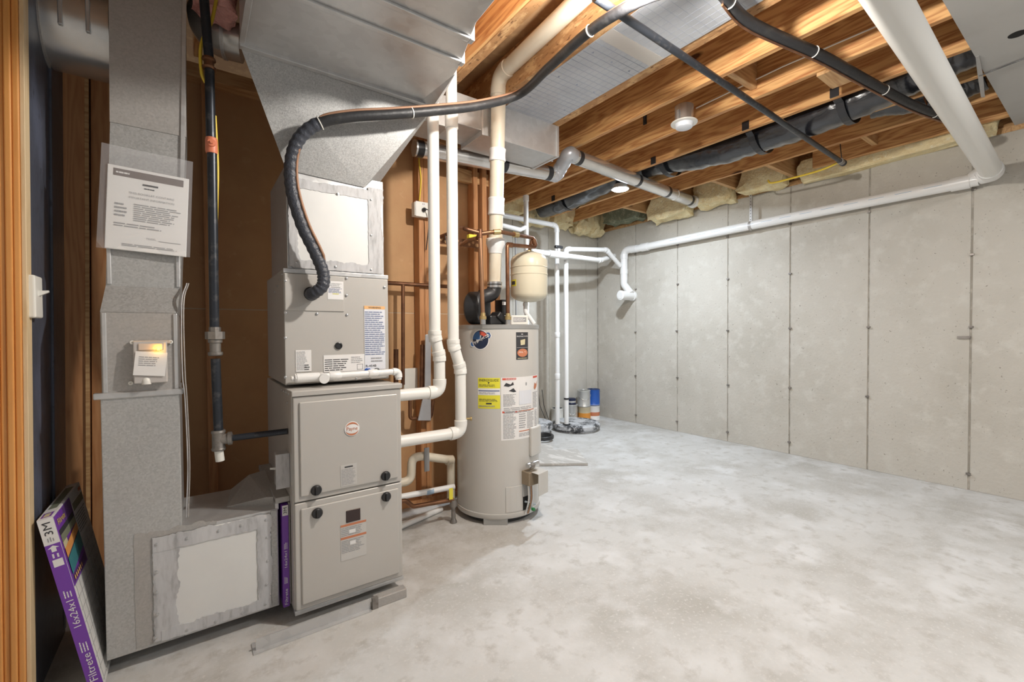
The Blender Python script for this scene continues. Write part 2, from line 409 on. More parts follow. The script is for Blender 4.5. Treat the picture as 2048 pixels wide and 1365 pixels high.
mat('blue_logo', (.04, .12, .30), .4); mat('navy_logo', (.015, .025, .06), .4)
mat('led_amber', (.9, .5, .05), .3, emit=((1.0, .50, .05), 6))
mat('amber_lens', (.62, .52, .44), .35, nz=[(20, (.70, .50, .32), .4, .7)])
mat('clear_case', (.62, .58, .55), .25, alpha=.85)
mat('bag_plastic', (.85, .85, .88), .12, alpha=.13, coat=.6)
mat('lamp_lens', (1, 1, 1), .4, emit=((.88, .94, 1.0), 30))
mat('bulb_glass', (1, 1, 1), .4, emit=((1.0, .92, .8), 30))
mat('lens_off', (.80, .84, .90), .3)
mat('dark_hole', (.01, .01, .01), .9)
mat('sight_glass', (.035, .02, .02), .12)
mat('board_grey', (.46, .44, .41), .75, nz=[(14, (.62, .60, .57), .52, .62)], stretch=(1, .4, 1))
mat('lid_black', (.05, .052, .056), .6, nz=[(7, (.50, .51, .53), .42, .54), (30, (.62, .63, .65), .52, .64)])
mat('green_cap', (.03, .22, .07), .4)
mat('red_handle', (.70, .22, .12), .45)
mat('clear_tube', (.55, .62, .66), .2, alpha=.6)
mat('grey_plastic', (.28, .28, .28), .5)

# ================================================================== THE SETTING
XW, YB, YS = 4.645, 4.40, 2.85          # concrete side wall, concrete back wall, front of the stud wall
ZJ, ZT = 2.62, 2.86                     # underside of joists, underside of subfloor
ZC = 2.565                              # top of concrete
def struct(o): return tag(o, kind='structure')
fl = struct(MB().box((-3.2, -3.0, -.1), (XW+.2, YB+.2, 0)).build('floor', 'floor_concrete'))

# concrete side wall: one slab with form panels proud of the dark form seams
wr = struct(MB().box((XW+.006, -3.0, 0), (XW+.2, YB+.2, ZC)).build('wall_right', 'seam_concrete'))
seams = [YB, 3.735] + [3.735-.609*i for i in range(1, 12)]
for i in range(len(seams)-1):
    y1, y0 = seams[i], seams[i+1]
    if y1 < -2.9: break
    MB().box((XW-.001*(i % 2), y0+.006, 0), (XW+.01, y1-.006, ZC)).build('form_panel', 'wall_concrete', wr, bevel=.002, seg=1)
for i, y in enumerate(seams[1:8]):
    for z in (.10, .62, 1.2, 1.75, 2.2):
        if random.random() < .75 or z == 2.2:
            q = y+random.uniform(-.008, .008); zz = z+random.uniform(-.02, .02)
            MB().box((XW-.014, q-.012, zz-.006), (XW, q+.012, zz+.008)).build('form_tie', 'iron_fitting', wr)
MB().box((XW-.01, .69, 1.12), (XW, .76, 1.14)).build('form_tie', 'iron_fitting', wr)
# concrete back wall
wb = struct(MB().box((1.2, YB+.006, 0), (XW+.2, YB+.2, ZC)).build('wall_back', 'seam_concrete'))
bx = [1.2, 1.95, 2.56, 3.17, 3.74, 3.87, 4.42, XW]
for i in range(len(bx)-1):
    narrow = bx[i+1]-bx[i] < .3
    MB().box((bx[i]+.005, YB-(.0 if not narrow else -.002), 0), (bx[i+1]-.005, YB+.01, ZC)).build('form_panel', 'wall_recess_shade' if i == 4 else 'wall_concrete', wb, bevel=.002, seg=1)

# stud partition: bare back of the drywall between studs
wp = struct(MB().box((-.95, YS+.09, 0), (1.935, YS+.102, 1.325)).build('wall_partition', 'drywall_paper'))
MB().box((-.95, YS+.09, 1.331), (1.935, YS+.102, 2.53)).build('drywall_sheet', 'drywall_paper', wp)
MB().box((-.95, YS+.092, 1.325), (1.935, YS+.1, 1.331)).build('drywall_joint', 'drywall_seam', wp)
MB().box((-.95, YS, .0), (1.935, YS+.089, .038)).build('bottom_plate', 'stud_wood', wp)
MB().box((-.95, YS, 2.53), (1.935, YS+.1, 2.60)).build('top_plate', 'block_wood', wp)
for x, wd_ in ((-.512, .092), (-.400, .070), (.055, .038), (1.265, .038), (1.305, .038)):
    MB().box((x, YS, .038), (x+wd_, YS+.089, 2.53)).build('stud', 'stud_wood', wp, bevel=.002, seg=1)
MB().box((-.419, YS-.012, .038), (-.405, YS+.06, 2.53)).build('stud_edge', 'block_wood', wp)
for x in (1.70, 1.765, 1.845, 1.895):
    MB().box((x, YS-(.0 if x != 1.765 else .02), .038), (x+.038, YS+.089, 2.53)).build('stud', 'stud_wood', wp, bevel=.002, seg=1)
MB().box((1.55, YS+.02, 2.30), (1.93, YS+.06, 2.39)).build('cross_block', 'block_wood', wp)
# left wall: black faced sheet beyond the door casing
wl = struct(MB().box((-.55, 2.02, 0), (-.435, 2.477, ZJ)).build('wall_left', 'black_sheathing'))
MB().box((-.445, 2.30, .35), (-.428, 2.477, ZJ)).build('sheathing_lap', 'black_sheathing', wl, bevel=.004)
MB().box((-.435, 2.462, .02), (-.431, 2.474, 2.3)).build('sheet_edge', 'mastic', wl)
# casing of the doorway
tr = struct(MB().box((-.62, 1.985, 0), (-.442, 2.02, ZJ)).build('trim_1', 'trim_wood'))
for (x0, x1, d) in ((-.60, -.481, .010), (-.481, -.470, .022), (-.470, -.455, .014), (-.455, -.440, .020), (-.440, -.4248, .013)):
    MB().box((x0, 1.985-d, 0), (x1, 1.99, ZJ)).build('casing_moulding', 'trim_wood', tr, bevel=.004, seg=3)
MB().box((-.4245, 1.98, 0), (-.414, 2.03, ZJ)).build('jamb_edge', 'trim_edge', tr, bevel=.001, seg=1)

struct(MB().box((-.75, -3.0, 0), (-.64, 1.985, ZJ)).build('wall_side', 'drywall_grey'))
def lean(objs, k, z0):
    # these boards stand slightly out of plumb
    for o in objs:
        off = wloc(o)
        for v in o.data.vertices: v.co.x += k*(v.co.z+off.z-z0)
lean([tr]+list(tr.children), .011, 1.35); lean([wl]+list(wl.children), .0125, .25)
lean([o for o in wp.children if o.name.startswith('stud') and min(v.co.x for v in o.data.vertices)+wloc(wp).x < -.3], .0155, .6)
# ceiling: subfloor on joists
ce = struct(MB().box((-3.2, -3.0, ZT), (XW+.2, YB+.2, ZT+.03)).build('ceiling', 'subfloor'))
def joist(x0, x1, y0, y1, m='joist_wood', z=ZJ, name='joist'):
    return MB().box((x0, y0, z), (x1, y1, ZT)).build(name, m, ce, bevel=.003, seg=1)
for xr in (4.06, 3.66, 3.258, 2.86, 2.455):
    joist(xr-.038, xr, .20, YB+.1)
joist(4.46, 4.498, .20, 1.66)
joist(2.014, 2.094, .20, YB, 'osb', name='laminated_joist')
joist(1.548, 1.628, -.6, 2.83, 'osb', name='laminated_joist')
joist(1.186, 1.204, -.6, 2.83, 'joist_wood'); joist(1.205, 1.262, -.6, 2.83, 'osb', name='laminated_joist')
for xr in (.86, .46, .06, -.34, -.74): joist(xr-.038, xr, -.6, 2.83)
MB().box((1.26, 2.75, ZJ), (2.014, 2.83, ZT)).build('rim_board', 'osb', ce)
# rim boards and sill plates over the concrete
MB().box((XW+.02, -.5, ZC+.04), (XW+.06, YB+.1, ZT)).build('rim_board', 'osb', ce)
MB().box((XW-.0, -.5, ZC), (XW+.14, YB+.1, ZC+.04)).build('sill_plate', 'block_wood', ce)
MB().box((1.95, YB+.09, ZC+.04), (XW, YB+.13, ZT)).build('rim_board', 'osb', ce)
MB().box((1.95, YB, ZC), (XW, YB+.14, ZC+.04)).build('sill_plate', 'block_wood', ce)
for y in (3.42, 2.84, 2.33, 1.84):
    MB().box((4.06, y, ZJ), (XW, y+.038, ZT-.02)).build('blocking', 'block_wood', ce, bevel=.002, seg=1)
for x0, y in ((4.098, 1.2), (2.455, 1.35)):
    MB().box((x0, y, ZJ+.05), (x0+.362, y+.038, ZT)).build('blocking', 'block_wood', ce, bevel=.002, seg=1)
# scrap nailed across two joists
p = at(1668, 150, Z=ZJ)
MB().box((p.x-.10, p.y-.05, ZJ-.02), (p.x+.12, p.y+.05, ZJ)).build('nailer_block', 'block_wood', ce, bevel=.002, seg=1)
# finished ceiling board starting above the photographer
cb = MB().box((1.62, -3.0, 2.60), (XW-.002, .49, 2.615)).build('ceiling_board', 'drywall_grey', ce)
MB().box((-3.2, -3.0, 2.60), (1.615, -.62, 2.615)).build('ceiling_board', 'drywall_grey', ce)
p = at(2035, 68, Z=2.60)
MB().lathe((p.x, p.y, 2.5985), [(.032, 0), (.032, .001)], 24).build('drilled_hole', 'dark_hole', ce)

# foil panning closing one joist bay
fo = thing('foil_panning', (1.82, 1.4, ZJ-.004), 'printed silver foil sheet panning the joist bay above the vent pipe', 'duct panning')
MB().box((1.625, 1.50, ZJ-.004), (2.02, 2.335, ZJ-.0005)).build('foil_sheet', 'foil', fo)
MB().box((1.625, .35, ZJ-.005), (2.02, 1.47, ZJ-.0012)).build('foil_sheet', 'foil', fo)
MB().box((1.62, 1.44, ZJ-.0062), (2.018, 1.525, ZJ-.005)).build('clear_tape', 'tape_clear', fo)
g = MB()
for i in range(10): g.box((1.64+.04*i, .4, ZJ-.0056), (1.6408+.04*i, 1.43, ZJ-.0049)); g.box((1.64+.04*i, 1.53, ZJ-.0046), (1.6408+.04*i, 2.33, ZJ-.0039))
for i in range(46):
    y = .42+.042*i
    if not 1.42 < y < 1.54: g.box((1.628, y, ZJ-.0056), (2.018, y+.0008, ZJ-.0039))
g.build('printed_grid', 'foil_ink', fo)
screws(fo, [(x, y, ZJ-.004) for x in (1.68, 1.82, 1.96) for y in (1.62, 1.88, 2.14)], (0, 0, -1), .004, 'foil_ink', 'staple')

# ------------------------------------------------------------------ insulation along the sills
def batt(a, b, m, label, group, seed, k=.05, nx=14, ny=6, nz=5):
    a, b = V(a), V(b); mb = MB(); vs = {}; fs = []
    def q(i, j, l):
        key = (i, j, l)
        if key not in vs:
            p = V((a.x+(b.x-a.x)*i/nx, a.y+(b.y-a.y)*j/ny, a.z+(b.z-a.z)*l/nz)); d = V((seed, seed*2, 0))
            c = (a+b)/2; rnd = noise.noise_vector(p*9+d)*k + noise.noise_vector(p*26+d)*k*.45
            e = V([(p[t]-c[t])/max(abs(b[t]-a[t])/2, 1e-3) for t in range(3)]); pull = max(0, e.length-1.15)*.10
            vs[key] = len(mb.v); mb.v.append(p+rnd-(p-c)*pull)
        return vs[key]
    for i in range(nx):
        for j in range(ny): mb.f += [(q(i,j,0), q(i,j+1,0), q(i+1,j+1,0), q(i+1,j,0)), (q(i,j,nz), q(i+1,j,nz), q(i+1,j+1,nz), q(i,j+1,nz))]
        for l in range(nz): mb.f += [(q(i,0,l), q(i+1,0,l), q(i+1,0,l+1), q(i,0,l+1)), (q(i,ny,l), q(i,ny,l+1), q(i+1,ny,l+1), q(i+1,ny,l))]
    for j in range(ny):
        for l in range(nz): mb.f += [(q(0,j,l), q(0,j,l+1), q(0,j+1,l+1), q(0,j+1,l)), (q(nx,j,l), q(nx,j+1,l), q(nx,j+1,l+1), q(nx,j,l+1))]
    return tag(mb.build('insulation_batt', m, None, True), label, 'insulation', group)
G = 'fibreglass batts stuffed on the sill'
batt((4.53, .56, 2.555), (4.64, 1.80, 2.75), 'insulation_yellow', 'long yellow fibreglass batt on the sill beside the end of the black iron pipe', G, 1, .035, 34, 4, 6)
batt((4.42, 1.90, 2.56), (4.63, 2.30, 2.80), 'insulation_yellow', 'yellow fibreglass batt in the blocked bay with the yellow gas connector', G, 2, .04)
batt((4.44, 2.40, 2.53), (4.63, 2.80, 2.80), 'insulation_yellow', 'yellow fibreglass batt behind the perforated hanger strap of the white drain', G, 3, .035)
batt((4.42, 2.90, 2.50), (4.63, 3.38, 2.80), 'insulation_yellow', 'ragged yellow fibreglass batt around the end of the banded metal vent', G, 4, .05)
batt((4.40, 3.52, 2.60), (4.63, 4.08, 2.80), 'insulation_green', 'dark green stained fibreglass in the last blocked bay of the concrete corner', G, 5, .04)  # plain darker, greener colour than the yellow batts, no separate stain
batt((4.08, 4.20, 2.50), (4.60, 4.42, 2.80), 'insulation_yellow', 'yellow fibreglass batt drooping into the concrete corner', G, 6, .06)
batt((3.68, 4.22, 2.56), (4.03, 4.42, 2.82), 'insulation_yellow', 'yellow fibreglass batt between joist ends left of the concrete corner', G, 7, .05)
batt((3.27, 4.22, 2.52), (3.62, 4.42, 2.75), 'insulation_yellow', 'yellow fibreglass batt under the far end of the black flexible duct', G, 8, .05)
batt((2.87, 4.15, 2.58), (3.21, 4.42, 2.80), 'insulation_yellow', 'yellow fibreglass batt behind the thin white standpipe', G, 9, .05)
batt((2.47, 4.15, 2.60), (2.81, 4.42, 2.82), 'insulation_yellow', 'yellow fibreglass batt seen between the heater vent and the standpipe', G, 10, .05)

# ================================================================== FURNACE
YF = 1.955; FX0, FX1, FZ0, FZ1 = .316, .774, .05, .958
fu = thing('furnace', (.545, 2.33, 0), 'beige gas furnace with two black-knobbed doors and a round logo badge', 'furnace')
MB().box((FX0, YF+.022, FZ0), (FX1, 2.69, FZ1-.004)).build('cabinet', 'paint_taupe', fu, bevel=.004)
MB().box((FX0-.002, YF-.004, FZ1-.022), (FX1+.002, YF+.05, FZ1)).build('top_lip', 'paint_taupe', fu, bevel=.003)
MB().box((FX0-.001, YF+.004, FZ0-.006), (FX1+.001, YF+.03, FZ0+.012)).build('bottom_rail', 'galvanized_smooth', fu, bevel=.002)
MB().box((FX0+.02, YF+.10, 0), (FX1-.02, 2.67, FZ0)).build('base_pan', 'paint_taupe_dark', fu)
def fdoor(z0, z1):
    d = MB().box((FX0+.003, YF+.002, z0), (FX1-.003, YF+.022, z1)).build('door', 'paint_taupe', fu, bevel=.005, seg=3)
    MB().box((FX0+.025, YF-.006, z0+.022), (FX1-.022, YF+.004, z1-.022)).build('raised_panel', 'paint_taupe', d, bevel=.0055, seg=4)
    return d
dU = fdoor(.505, FZ1-.024); dL = fdoor(FZ0+.012, .500)
fF = lambda px, py, dy=0: at(px, py, Y=YF-.007-dy)
for d, px, py in ((dU, 632.4, 981), (dU, 771, 952.3), (dL, 634.4, 1026.8), (dL, 772.2, 993.8)):
    c = fF(px, py)
    k = MB().lathe(c, [(.0215, 0), (.0215, .004), (.020, .009), (.0175, .011)], 28, (0, -1, 0))
    k.obox(c+V((-.0055, -.011, -.017)), (1, 0, 0), (0, 0, 1), (0, -1, 0), .011, .034, .008)
    k.build('knob', 'black_plastic', d, True, bevel=.001)
# round logo badge
c = fF(704, 858); f = planef(c, (1, 0, 0), (0, 0, 1))
b = MB().lathe(c, [(.0315, 0), (.0315, .0015), (.030, .002)], 40, (0, -1, 0)).build('badge', 'white_paper', dU, True)
def arcband(r0, r1, a0, a1, n=18, taper=True):
    out = []; inn = []
    for i in range(n+1):
        t = i/n; a = radians(a0+(a1-a0)*t); th = (r1-r0)*(sin(pi*t) if taper else 1)
        out.append((r1*cos(a), r1*sin(a))); inn.append(((r1-th)*cos(a), (r1-th)*sin(a)))
    return out+inn[::-1]
prints(b, f, [('poly', 'rust_ink', arcband(.0205, .0285, 15, 165)), ('poly', 'rust_ink', arcband(.0205, .0285, 195, 345)),
              ('text', 'rust_ink', 'Payne', 0, -.001, .0155, .046)], .0026)
# labels on the doors
def flabel(par, px0, py0, px1, py1, Y, m, fn, lab=None, u=(1, 0, 0)):
    a = at(px0, py0, Y=Y); q = at(px1, py1, Y=Y); wd = abs(q.x-a.x); ht = abs(q.z-a.z)
    c = (a+q)/2; f = planef((c.x, Y, c.z), u, (0, 0, 1))
    return label(par, f, wd, ht, m, fn(wd/2, ht/2), lab=lab)
flabel(dU, 681, 932, 714, 968, YF-.0065, 'label_clear', lambda w, h: [('lines', 'ink_grey', -w*.9, -h*.9, w*.9, h*.62, 11), ('rect', 'ink', -w*.5, h*.72, w*.5, h*.84)])
flabel(dL, 681, 1052, 733, 1109, YF-.0065, 'label_clear', lambda w, h: [
    ('rect', 'rust_ink', -w, h*.88, w, h), ('rect', 'rust_ink', -w, h*.18, w, h*.30), ('lines', 'ink_grey', -w*.95, h*.34, w*.9, h*.84, 5),
    ('lines', 'ink_grey', -w*.95, -h*.6, w*.9, h*.12, 8), ('rect', 'white_paper', -w*.35, h*.45, w*.15, h*.65), ('rect', 'white_paper', -w*.3, -h*.2, w*.15, 0)])
a, q = fF(692, 1023), fF(721, 1040)
MB().box((a.x, YF-.009, q.z), (q.x, YF-.004, a.z)).build('sight_window', 'sight_glass', dL, bevel=.0045, seg=3)
screws(fu, [(FX0-.001, y, z) for y, z in ((2.02, .94), (2.08, .94), (2.14, .94), (2.2, .94), (2.06, .90))], (-1, 0, 0), .004)
# angle rail on the floor in front
ar = thing('angle_rail', (.5, 1.92, 0), 'bent galvanized angle rail on the floor in front of the furnace', 'rail')
MB().box((.17, 1.895, 0), (.60, 1.90, .045)).build('upright_flange', 'galvanized_smooth', ar)
MB().box((.16, 1.875, 0), (.60, 1.95, .004)).build('foot_flange', 'galvanized_smooth', ar)
MB().box((.62, 1.885, 0), (.76, 1.93, .040)).build('end_piece', 'galvanized_dull', ar, bevel=.003)
MB().box((.605, 1.883, 0), (.63, 1.90, .048)).build('clip', 'iron_fitting', ar)

# ------------------------------------------------------------------ switch box on the furnace side
sb = thing('switch_box', (.28, 2.05, .52), 'small galvanized electrical box on the left side of the furnace', 'electrical box')
a, q = at(553, 912, Y=2.03), at(583, 972, Y=2.03)
MB().box((a.x, 2.03, q.z), (FX0-.001, 2.10, a.z)).build('box', 'galvanized_smooth', sb, bevel=.002)
MB().box((a.x-.004, 2.026, q.z-.004), (FX0-.001, 2.031, a.z+.004)).build('cover', 'mastic', sb, bevel=.001)
MB().cyl((a.x-.002, 2.05, (a.z+q.z)/2+.01), (a.x-.022, 2.045, (a.z+q.z)/2+.014), .005, .0035, 10).build('toggle', 'white_plastic', sb, True)

# ================================================================== COIL CASE
YC = 2.13; CX0, CX1, CZ0, CZ1 = .319, .780, .966, 1.470
co = thing('coil_case', (.55, 2.4, .966), 'beige evaporator coil case stacked on the furnace with many white labels', 'coil case')
MB().box((CX0, YC+.004, CZ0), (CX1, 2.66, CZ1)).build('case', 'paint_taupe', co, bevel=.003)
MB().box((CX0-.001, YC-.002, CZ1-.016), (CX1+.001, YC+.03, CZ1+.003)).build('top_flange', 'galvanized_smooth', co, bevel=.002)
fp = MB().box((CX0+.001, YC, CZ0+.004), (CX1-.001, YC+.006, CZ1-.018)).build('front_panel', 'paint_taupe', co, bevel=.002)
a, q = at(571, 549, Y=YC), at(688, 624, Y=YC)
MB().box((CX0+.003, YC-.005, q.z), (q.x, YC+.001, CZ1-.018)).build('access_cover', 'paint_taupe', co, bevel=.004, seg=3)
screws(co, [at(px, py, Y=YC-.002) for px, py in ((571, 562), (571, 626), (634, 628), (694, 630), (571, 676), (571, 755), (713, 758), (693, 591), (693, 557), (769, 575))], (0, -1, 0), .0042)
screws(co, [(CX0-.001, y, 1.45-.02*i) for i, y in enumerate((2.16, 2.22, 2.30, 2.38))], (-1, 0, 0), .004)
flabel(co, 655, 562, 687, 600, YC-.0055, 'white_paper', lambda w, h: [('lines', 'ink_grey', -w*.9, h*.45, w*.9, h*.8, 3), ('rect', 'ink_grey', -w*.6, h*.30, w*.6, h*.38), ('lines', 'ink_blue', -w*.9, -h*.3, w*.9, h*.24, 5), ('rect', 'yellow_label', -w*.4, -h*.42, w*.4, -h*.36)])
flabel(co, 728, 612, 771, 738, YC-.0015, 'cool_paper', lambda w, h: [('rect', 'orange_band', -w, h*.90, w, h), ('text', 'ink', 'WARNING', 0, h*.95, .0085, w*1.2), ('lines', 'ink_blue', -w*.95, -h*.55, w*.95, h*.84, 22), ('text', 'ink', 'R-454B', -w*.4, -h*.88, .011, w*1.0), ('lines', 'ink_grey', -w*.4, -h*.78, w*.9, -h*.6, 2)])
flabel(co, 647, 711, 729, 741, YC-.0015, 'white_paper', lambda w, h: [('lines', 'ink', -w*.95, -h*.9, w*.25, h*.55, 6), ('lines', 'ink_grey', w*.32, -h*.1, w*.95, h*.75, 4), ('rect', 'ink_grey', w*.62, -h*.85, w*.64, -h*.2), ('rect', 'ink_grey', w*.9, -h*.85, w*.92, -h*.2), ('rect', 'ink_grey', w*.62, -h*.85, w*.92, -h*.80), ('rect', 'ink_grey', w*.62, -h*.25, w*.92, -h*.2)])
flabel(co, 591, 701, 623, 743, YC-.0015, 'white_paper', lambda w, h: [('lines', 'ink_grey', -w*.9, -h*.85, w*.5, h*.9, 14), ('lines', 'ink', w*.1, -h*.9, w*.85, -h*.3, 3)])
for px, py, m in ((677, 692, 'black_plastic'), (735, 743, 'blue_can'), (753, 743, 'black_plastic')):
    MB().lathe(at(px, py, Y=YC-.001), [(.0165, 0), (.0165, .005), (.012, .007), (.012, .004), (.004, .004)], 24, (0, -1, 0)).build('drain_plug', m, co, True)

# condensate drain across the front of the coil
cdn = thing('condensate_drain', (.55, 2.09, .966), 'white plastic condensate drain line resting across the top of the furnace', 'drain pipe')
yy = 2.088
L = at(596, 757, Y=yy); Rr = at(797, 752, Y=yy); zz = L.z
pts = [(L.x, yy, zz), (Rr.x, yy, zz+.004), (Rr.x, yy, .962)]
piperun(cdn, pts, .0145, 'pvc_white', R=.022, couplings=((0, .34, .05), (0, .72, .045)), bell=1.25)
MB().cyl((L.x-.006, yy, zz), (L.x+.085, yy, zz), .0205).build('cleanout_tee', 'pvc_white', cdn, True)
MB().lathe((L.x-.006, yy, zz), [(.019, 0), (.019, .006), (.010, .008), (.010, .020)], 8, (-1, 0, 0)).build('plug', 'pvc_white', cdn, True)
MB().lathe((L.x+.098, yy+.02, zz), [(.019, 0), (.019, .05), (.021, .051), (.021, .062)], 24, (0, -1, -.1)).build('tee_plug', 'pvc_white', cdn, True)

# ================================================================== SUPPLY PLENUM AND TRUNK
ZK = 2.30
pl = thing('supply_plenum', (.55, 2.4, 1.473), 'galvanized supply plenum flaring up from the coil case into the overhead trunk', 'duct')
PX0, PX1, YP = .337, .766, 2.145
MB().box((PX0, YP, 1.473), (PX1, 2.62, 1.93)).build('plenum_box', 'galvanized_smooth', pl, bevel=.003)
a, q = at(597, 366, Y=YP-.01), at(725, 391, Y=YP-.01)
BL, BR = V((PX0, YP-.006, 1.935)), V((.672, YP-.006, 1.885))
MB().hull([BL, BR, (PX1, YP+.10, 1.93), (.981, 2.016, ZK), (.163, 2.008, ZK), (.46, 2.62, 1.93), (PX1, 2.62, 1.93), (.98, 2.62, ZK), (.36, 2.62, ZK), (PX0, YP-.006, 1.90)]).build('flared_transition', 'galvanized_speckled', pl)
pn = MB().box((at(584, 385, Y=YP).x, YP-.006, 1.497), (PX1-.028, YP+.002, 1.868)).build('access_panel', 'panel_white', pl, bevel=.001, seg=1)
fP = planef((0, YP-.0062, 0), (1, 0, 0), (0, 0, 1))
def brush(parent, f, u0, v0, u1, v1, horiz, seed, m='mastic', name='sealant', th=.0022):
    rr = random.Random(seed); n = 40; A = []; B = []; th = th + .00025*(seed % 7)
    for i in range(n+1):
        t = i/n; j0 = rr.uniform(-1, 1)*.002; j1 = noise.noise(V((t*6, seed*3.1, 0)))*.012+rr.uniform(-1, 1)*.003
        if horiz: A.append((u0+(u1-u0)*t, v0+j0)); B.append((u0+(u1-u0)*t, v1+j1))
        else: A.append((u0+j0, v0+(v1-v0)*t)); B.append((u1+j1, v0+(v1-v0)*t))
    mb = MB()
    for i in range(n):
        mb.add([f(*A[i], th), f(*A[i+1], th), f(*B[i+1], th), f(*B[i], th), f(*A[i], 0), f(*A[i+1], 0), f(*B[i+1], 0), f(*B[i], 0)],
               [(0, 1, 2, 3), (0, 4, 5, 1), (3, 2, 6, 7)] + ([(0, 3, 7, 4)] if i == 0 else []) + ([(1, 5, 6, 2)] if i == n-1 else []))
    return mb.build(name, m, parent)
x0, x1 = .355, PX1-.012
brush(pl, fP, x0, 1.830, x1, 1.872, True, 1); brush(pl, fP, x0, 1.478, x1, 1.520, True, 2)
brush(pl, fP, x1-.065, 1.485, x1+.004, 1.89, False, 3); brush(pl, fP, x0-.012, 1.485, x0+.03, 1.86, False, 4)
screws(pl, [at(px, py, Y=YP-.008) for px, py in ((675, 388), (742, 400), (742, 471), (742, 540), (671, 534), (593, 525))], (0, -1, 0), .005)
# trunk: a wide box under the joists tapering toward the room
TB = [(.36, 2.62), (.163, 2.008), (.172, 1.55), (.18, .9), (.79, .9), (.835, 1.22), (.842, 1.383), (.916, 1.636), (.955, 1.86), (.981, 2.016), (.981, 2.62)]
MB().prism([(x, y, ZK) for x, y in TB], (0, 0, .30)).build('trunk', 'galvanized_smooth', pl, bevel=.002, seg=1)
MB().box((.16, 1.985, ZK-.014), (.984, 2.012, ZK+.002)).build('slip_flange', 'galvanized_smooth', pl, bevel=.002)
def cleat(x0, x1, y, name='drive_cleat'):
    MB().box((x0, y, ZK-.010), (x1, y+.026, ZK+.001)).build(name, 'galvanized_smooth', pl, bevel=.004, seg=2)
cleat(.17, .908, 1.60); cleat(.17, .868, 1.455); cleat(.17, .84, 1.10)
MB().box((.158, .9, ZK-.006), (.178, 2.0, ZK+.001)).build('edge_seam', 'galvanized_smooth', pl, bevel=.002)
for y, x in ((1.613, .908), (1.468, .868)):
    MB().box((x-.006, y-.014, ZK-.012), (x+.012, y+.016, ZK+.07)).build('cleat_tab', 'galvanized_smooth', pl, bevel=.003)
# lip hanging at the corner of the trunk
MB().hull([(.981, 2.016, ZK), (.981, 1.99, ZK), (.93, 1.70, ZK), (.955, 2.016, ZK-.03), (.94, 1.95, ZK-.012), (.95, 1.84, ZK), (.981, 1.9, ZK+.02), (.90, 2.01, ZK)]).build('corner_lip', 'galvanized_smooth', pl)

# ================================================================== RETURN DUCT
YR = 2.05
rd = thing('return_duct', (-.15, 2.25, .0), 'galvanized return duct drop with a screwed-on patch panel at its foot', 'duct')
DX0, DX1 = -.263, -.046
MB().box((DX0, YR, .06), (DX1+.0, 2.44, .978)).build('lower_drop', 'galvanized', rd, bevel=.003)
bxr = MB().box((DX1-.001, YR+.001, .06), (.272, 2.44, .466)).build('return_box', 'galvanized_smooth', rd, bevel=.003)
MB().box((DX0+.06, YR+.22, 0), (.20, 2.40, .06)).build('support_block', 'stud_wood', rd)
MB().box((DX0-.018, YR-.006, .968), (DX1+.012, YR+.02, .990)).build('drive_cleat', 'galvanized_smooth', rd, bevel=.004)
MB().box((DX0+.004, YR+.004, .985), (DX1-.002, 2.43, 1.268)).build('middle_drop', 'galvanized_dull', rd, bevel=.003)
YU = 2.12
MB().hull([(DX0+.004, YR+.004, 1.268), (DX1-.002, YR+.004, 1.268), (DX0+.004, 2.43, 1.268), (DX1-.002, 2.43, 1.268),
           (-.250, YU, 1.365), (-.038, YU, 1.365), (-.250, 2.43, 1.365), (-.038, 2.43, 1.365)]).build('offset_section', 'galvanized', rd)
MB().hull([(-.250, YU, 1.365), (-.038, YU, 1.365), (-.250, 2.43, 1.365), (-.038, 2.43, 1.365),
           (-.228, YU, 1.95), (-.012, YU, 1.95), (-.228, 2.43, 1.95), (-.012, 2.43, 1.95)]).build('upper_drop', 'galvanized', rd)
MB().hull([(-.229, YU-.003, 1.945), (-.010, YU-.003, 1.945), (-.229, 2.435, 1.945), (-.010, 2.435, 1.945),
           (-.218, YU-.003, ZT), (.0, YU-.003, ZT), (-.218, 2.435, ZT), (.0, 2.435, ZT)]).build('top_drop', 'galvanized_dull', rd)
for x, z0, z1, y in ((DX0+.008, .99, 1.266, YR), (DX1-.014, .99, 1.266, YR), (-.246, 1.37, 1.60, YU-.004), (-.050, 1.37, 1.60, YU-.004)):
    MB().box((x, y-.002, z0), (x+.012, y+.006, z1)).build('corner_seam', 'galvanized_smooth', rd, bevel=.002)
MB().hull([(-.036, YU-.008, 1.60), (-.024, YU-.008, 1.60), (-.036, YU+.004, 1.60), (-.024, YU+.004, 1.60), (-.012, YU-.008, 2.5), (.0, YU-.008, 2.5), (-.012, YU+.004, 2.5), (.0, YU+.004, 2.5)]).build('corner_seam', 'galvanized_smooth', rd)
# patch panel with sealant and screws
a, q = at(305, 1080, Y=YR), at(538, 1211, Y=YR)
PXa, PXb, PZa, PZb = a.x, .240, .076, .452
pp = MB().box((PXa, YR-.004, PZa), (PXb, YR+.002, PZb)).build('patch_panel', 'panel_white', rd, bevel=.001, seg=1)
fR = planef((0, YR-.0042, 0), (1, 0, 0), (0, 0, 1)); fR2 = planef((0, YR-.0002, 0), (1, 0, 0), (0, 0, 1))
brush(rd, fR, PXa, PZb-.050, PXb, PZb+.004, True, 11); brush(rd, fR, PXa+.02, PZa-.004, PXb, PZa+.036, True, 12)
brush(rd, fR, PXb-.045, PZa, PXb+.002, PZb, False, 13); brush(rd, fR, PXa, PZa, PXa+.070, PZb-.02, False, 14)
brush(rd, fR2, PXa-.052, PZa-.005, PXa-.002, PZb+.022, False, 15, 'galvanized_dull', 'wiped_sealant', .0012)
brush(rd, fR2, PXa-.05, PZb+.004, .06, PZb+.026, True, 16, 'galvanized_dull', 'wiped_sealant', .0012)
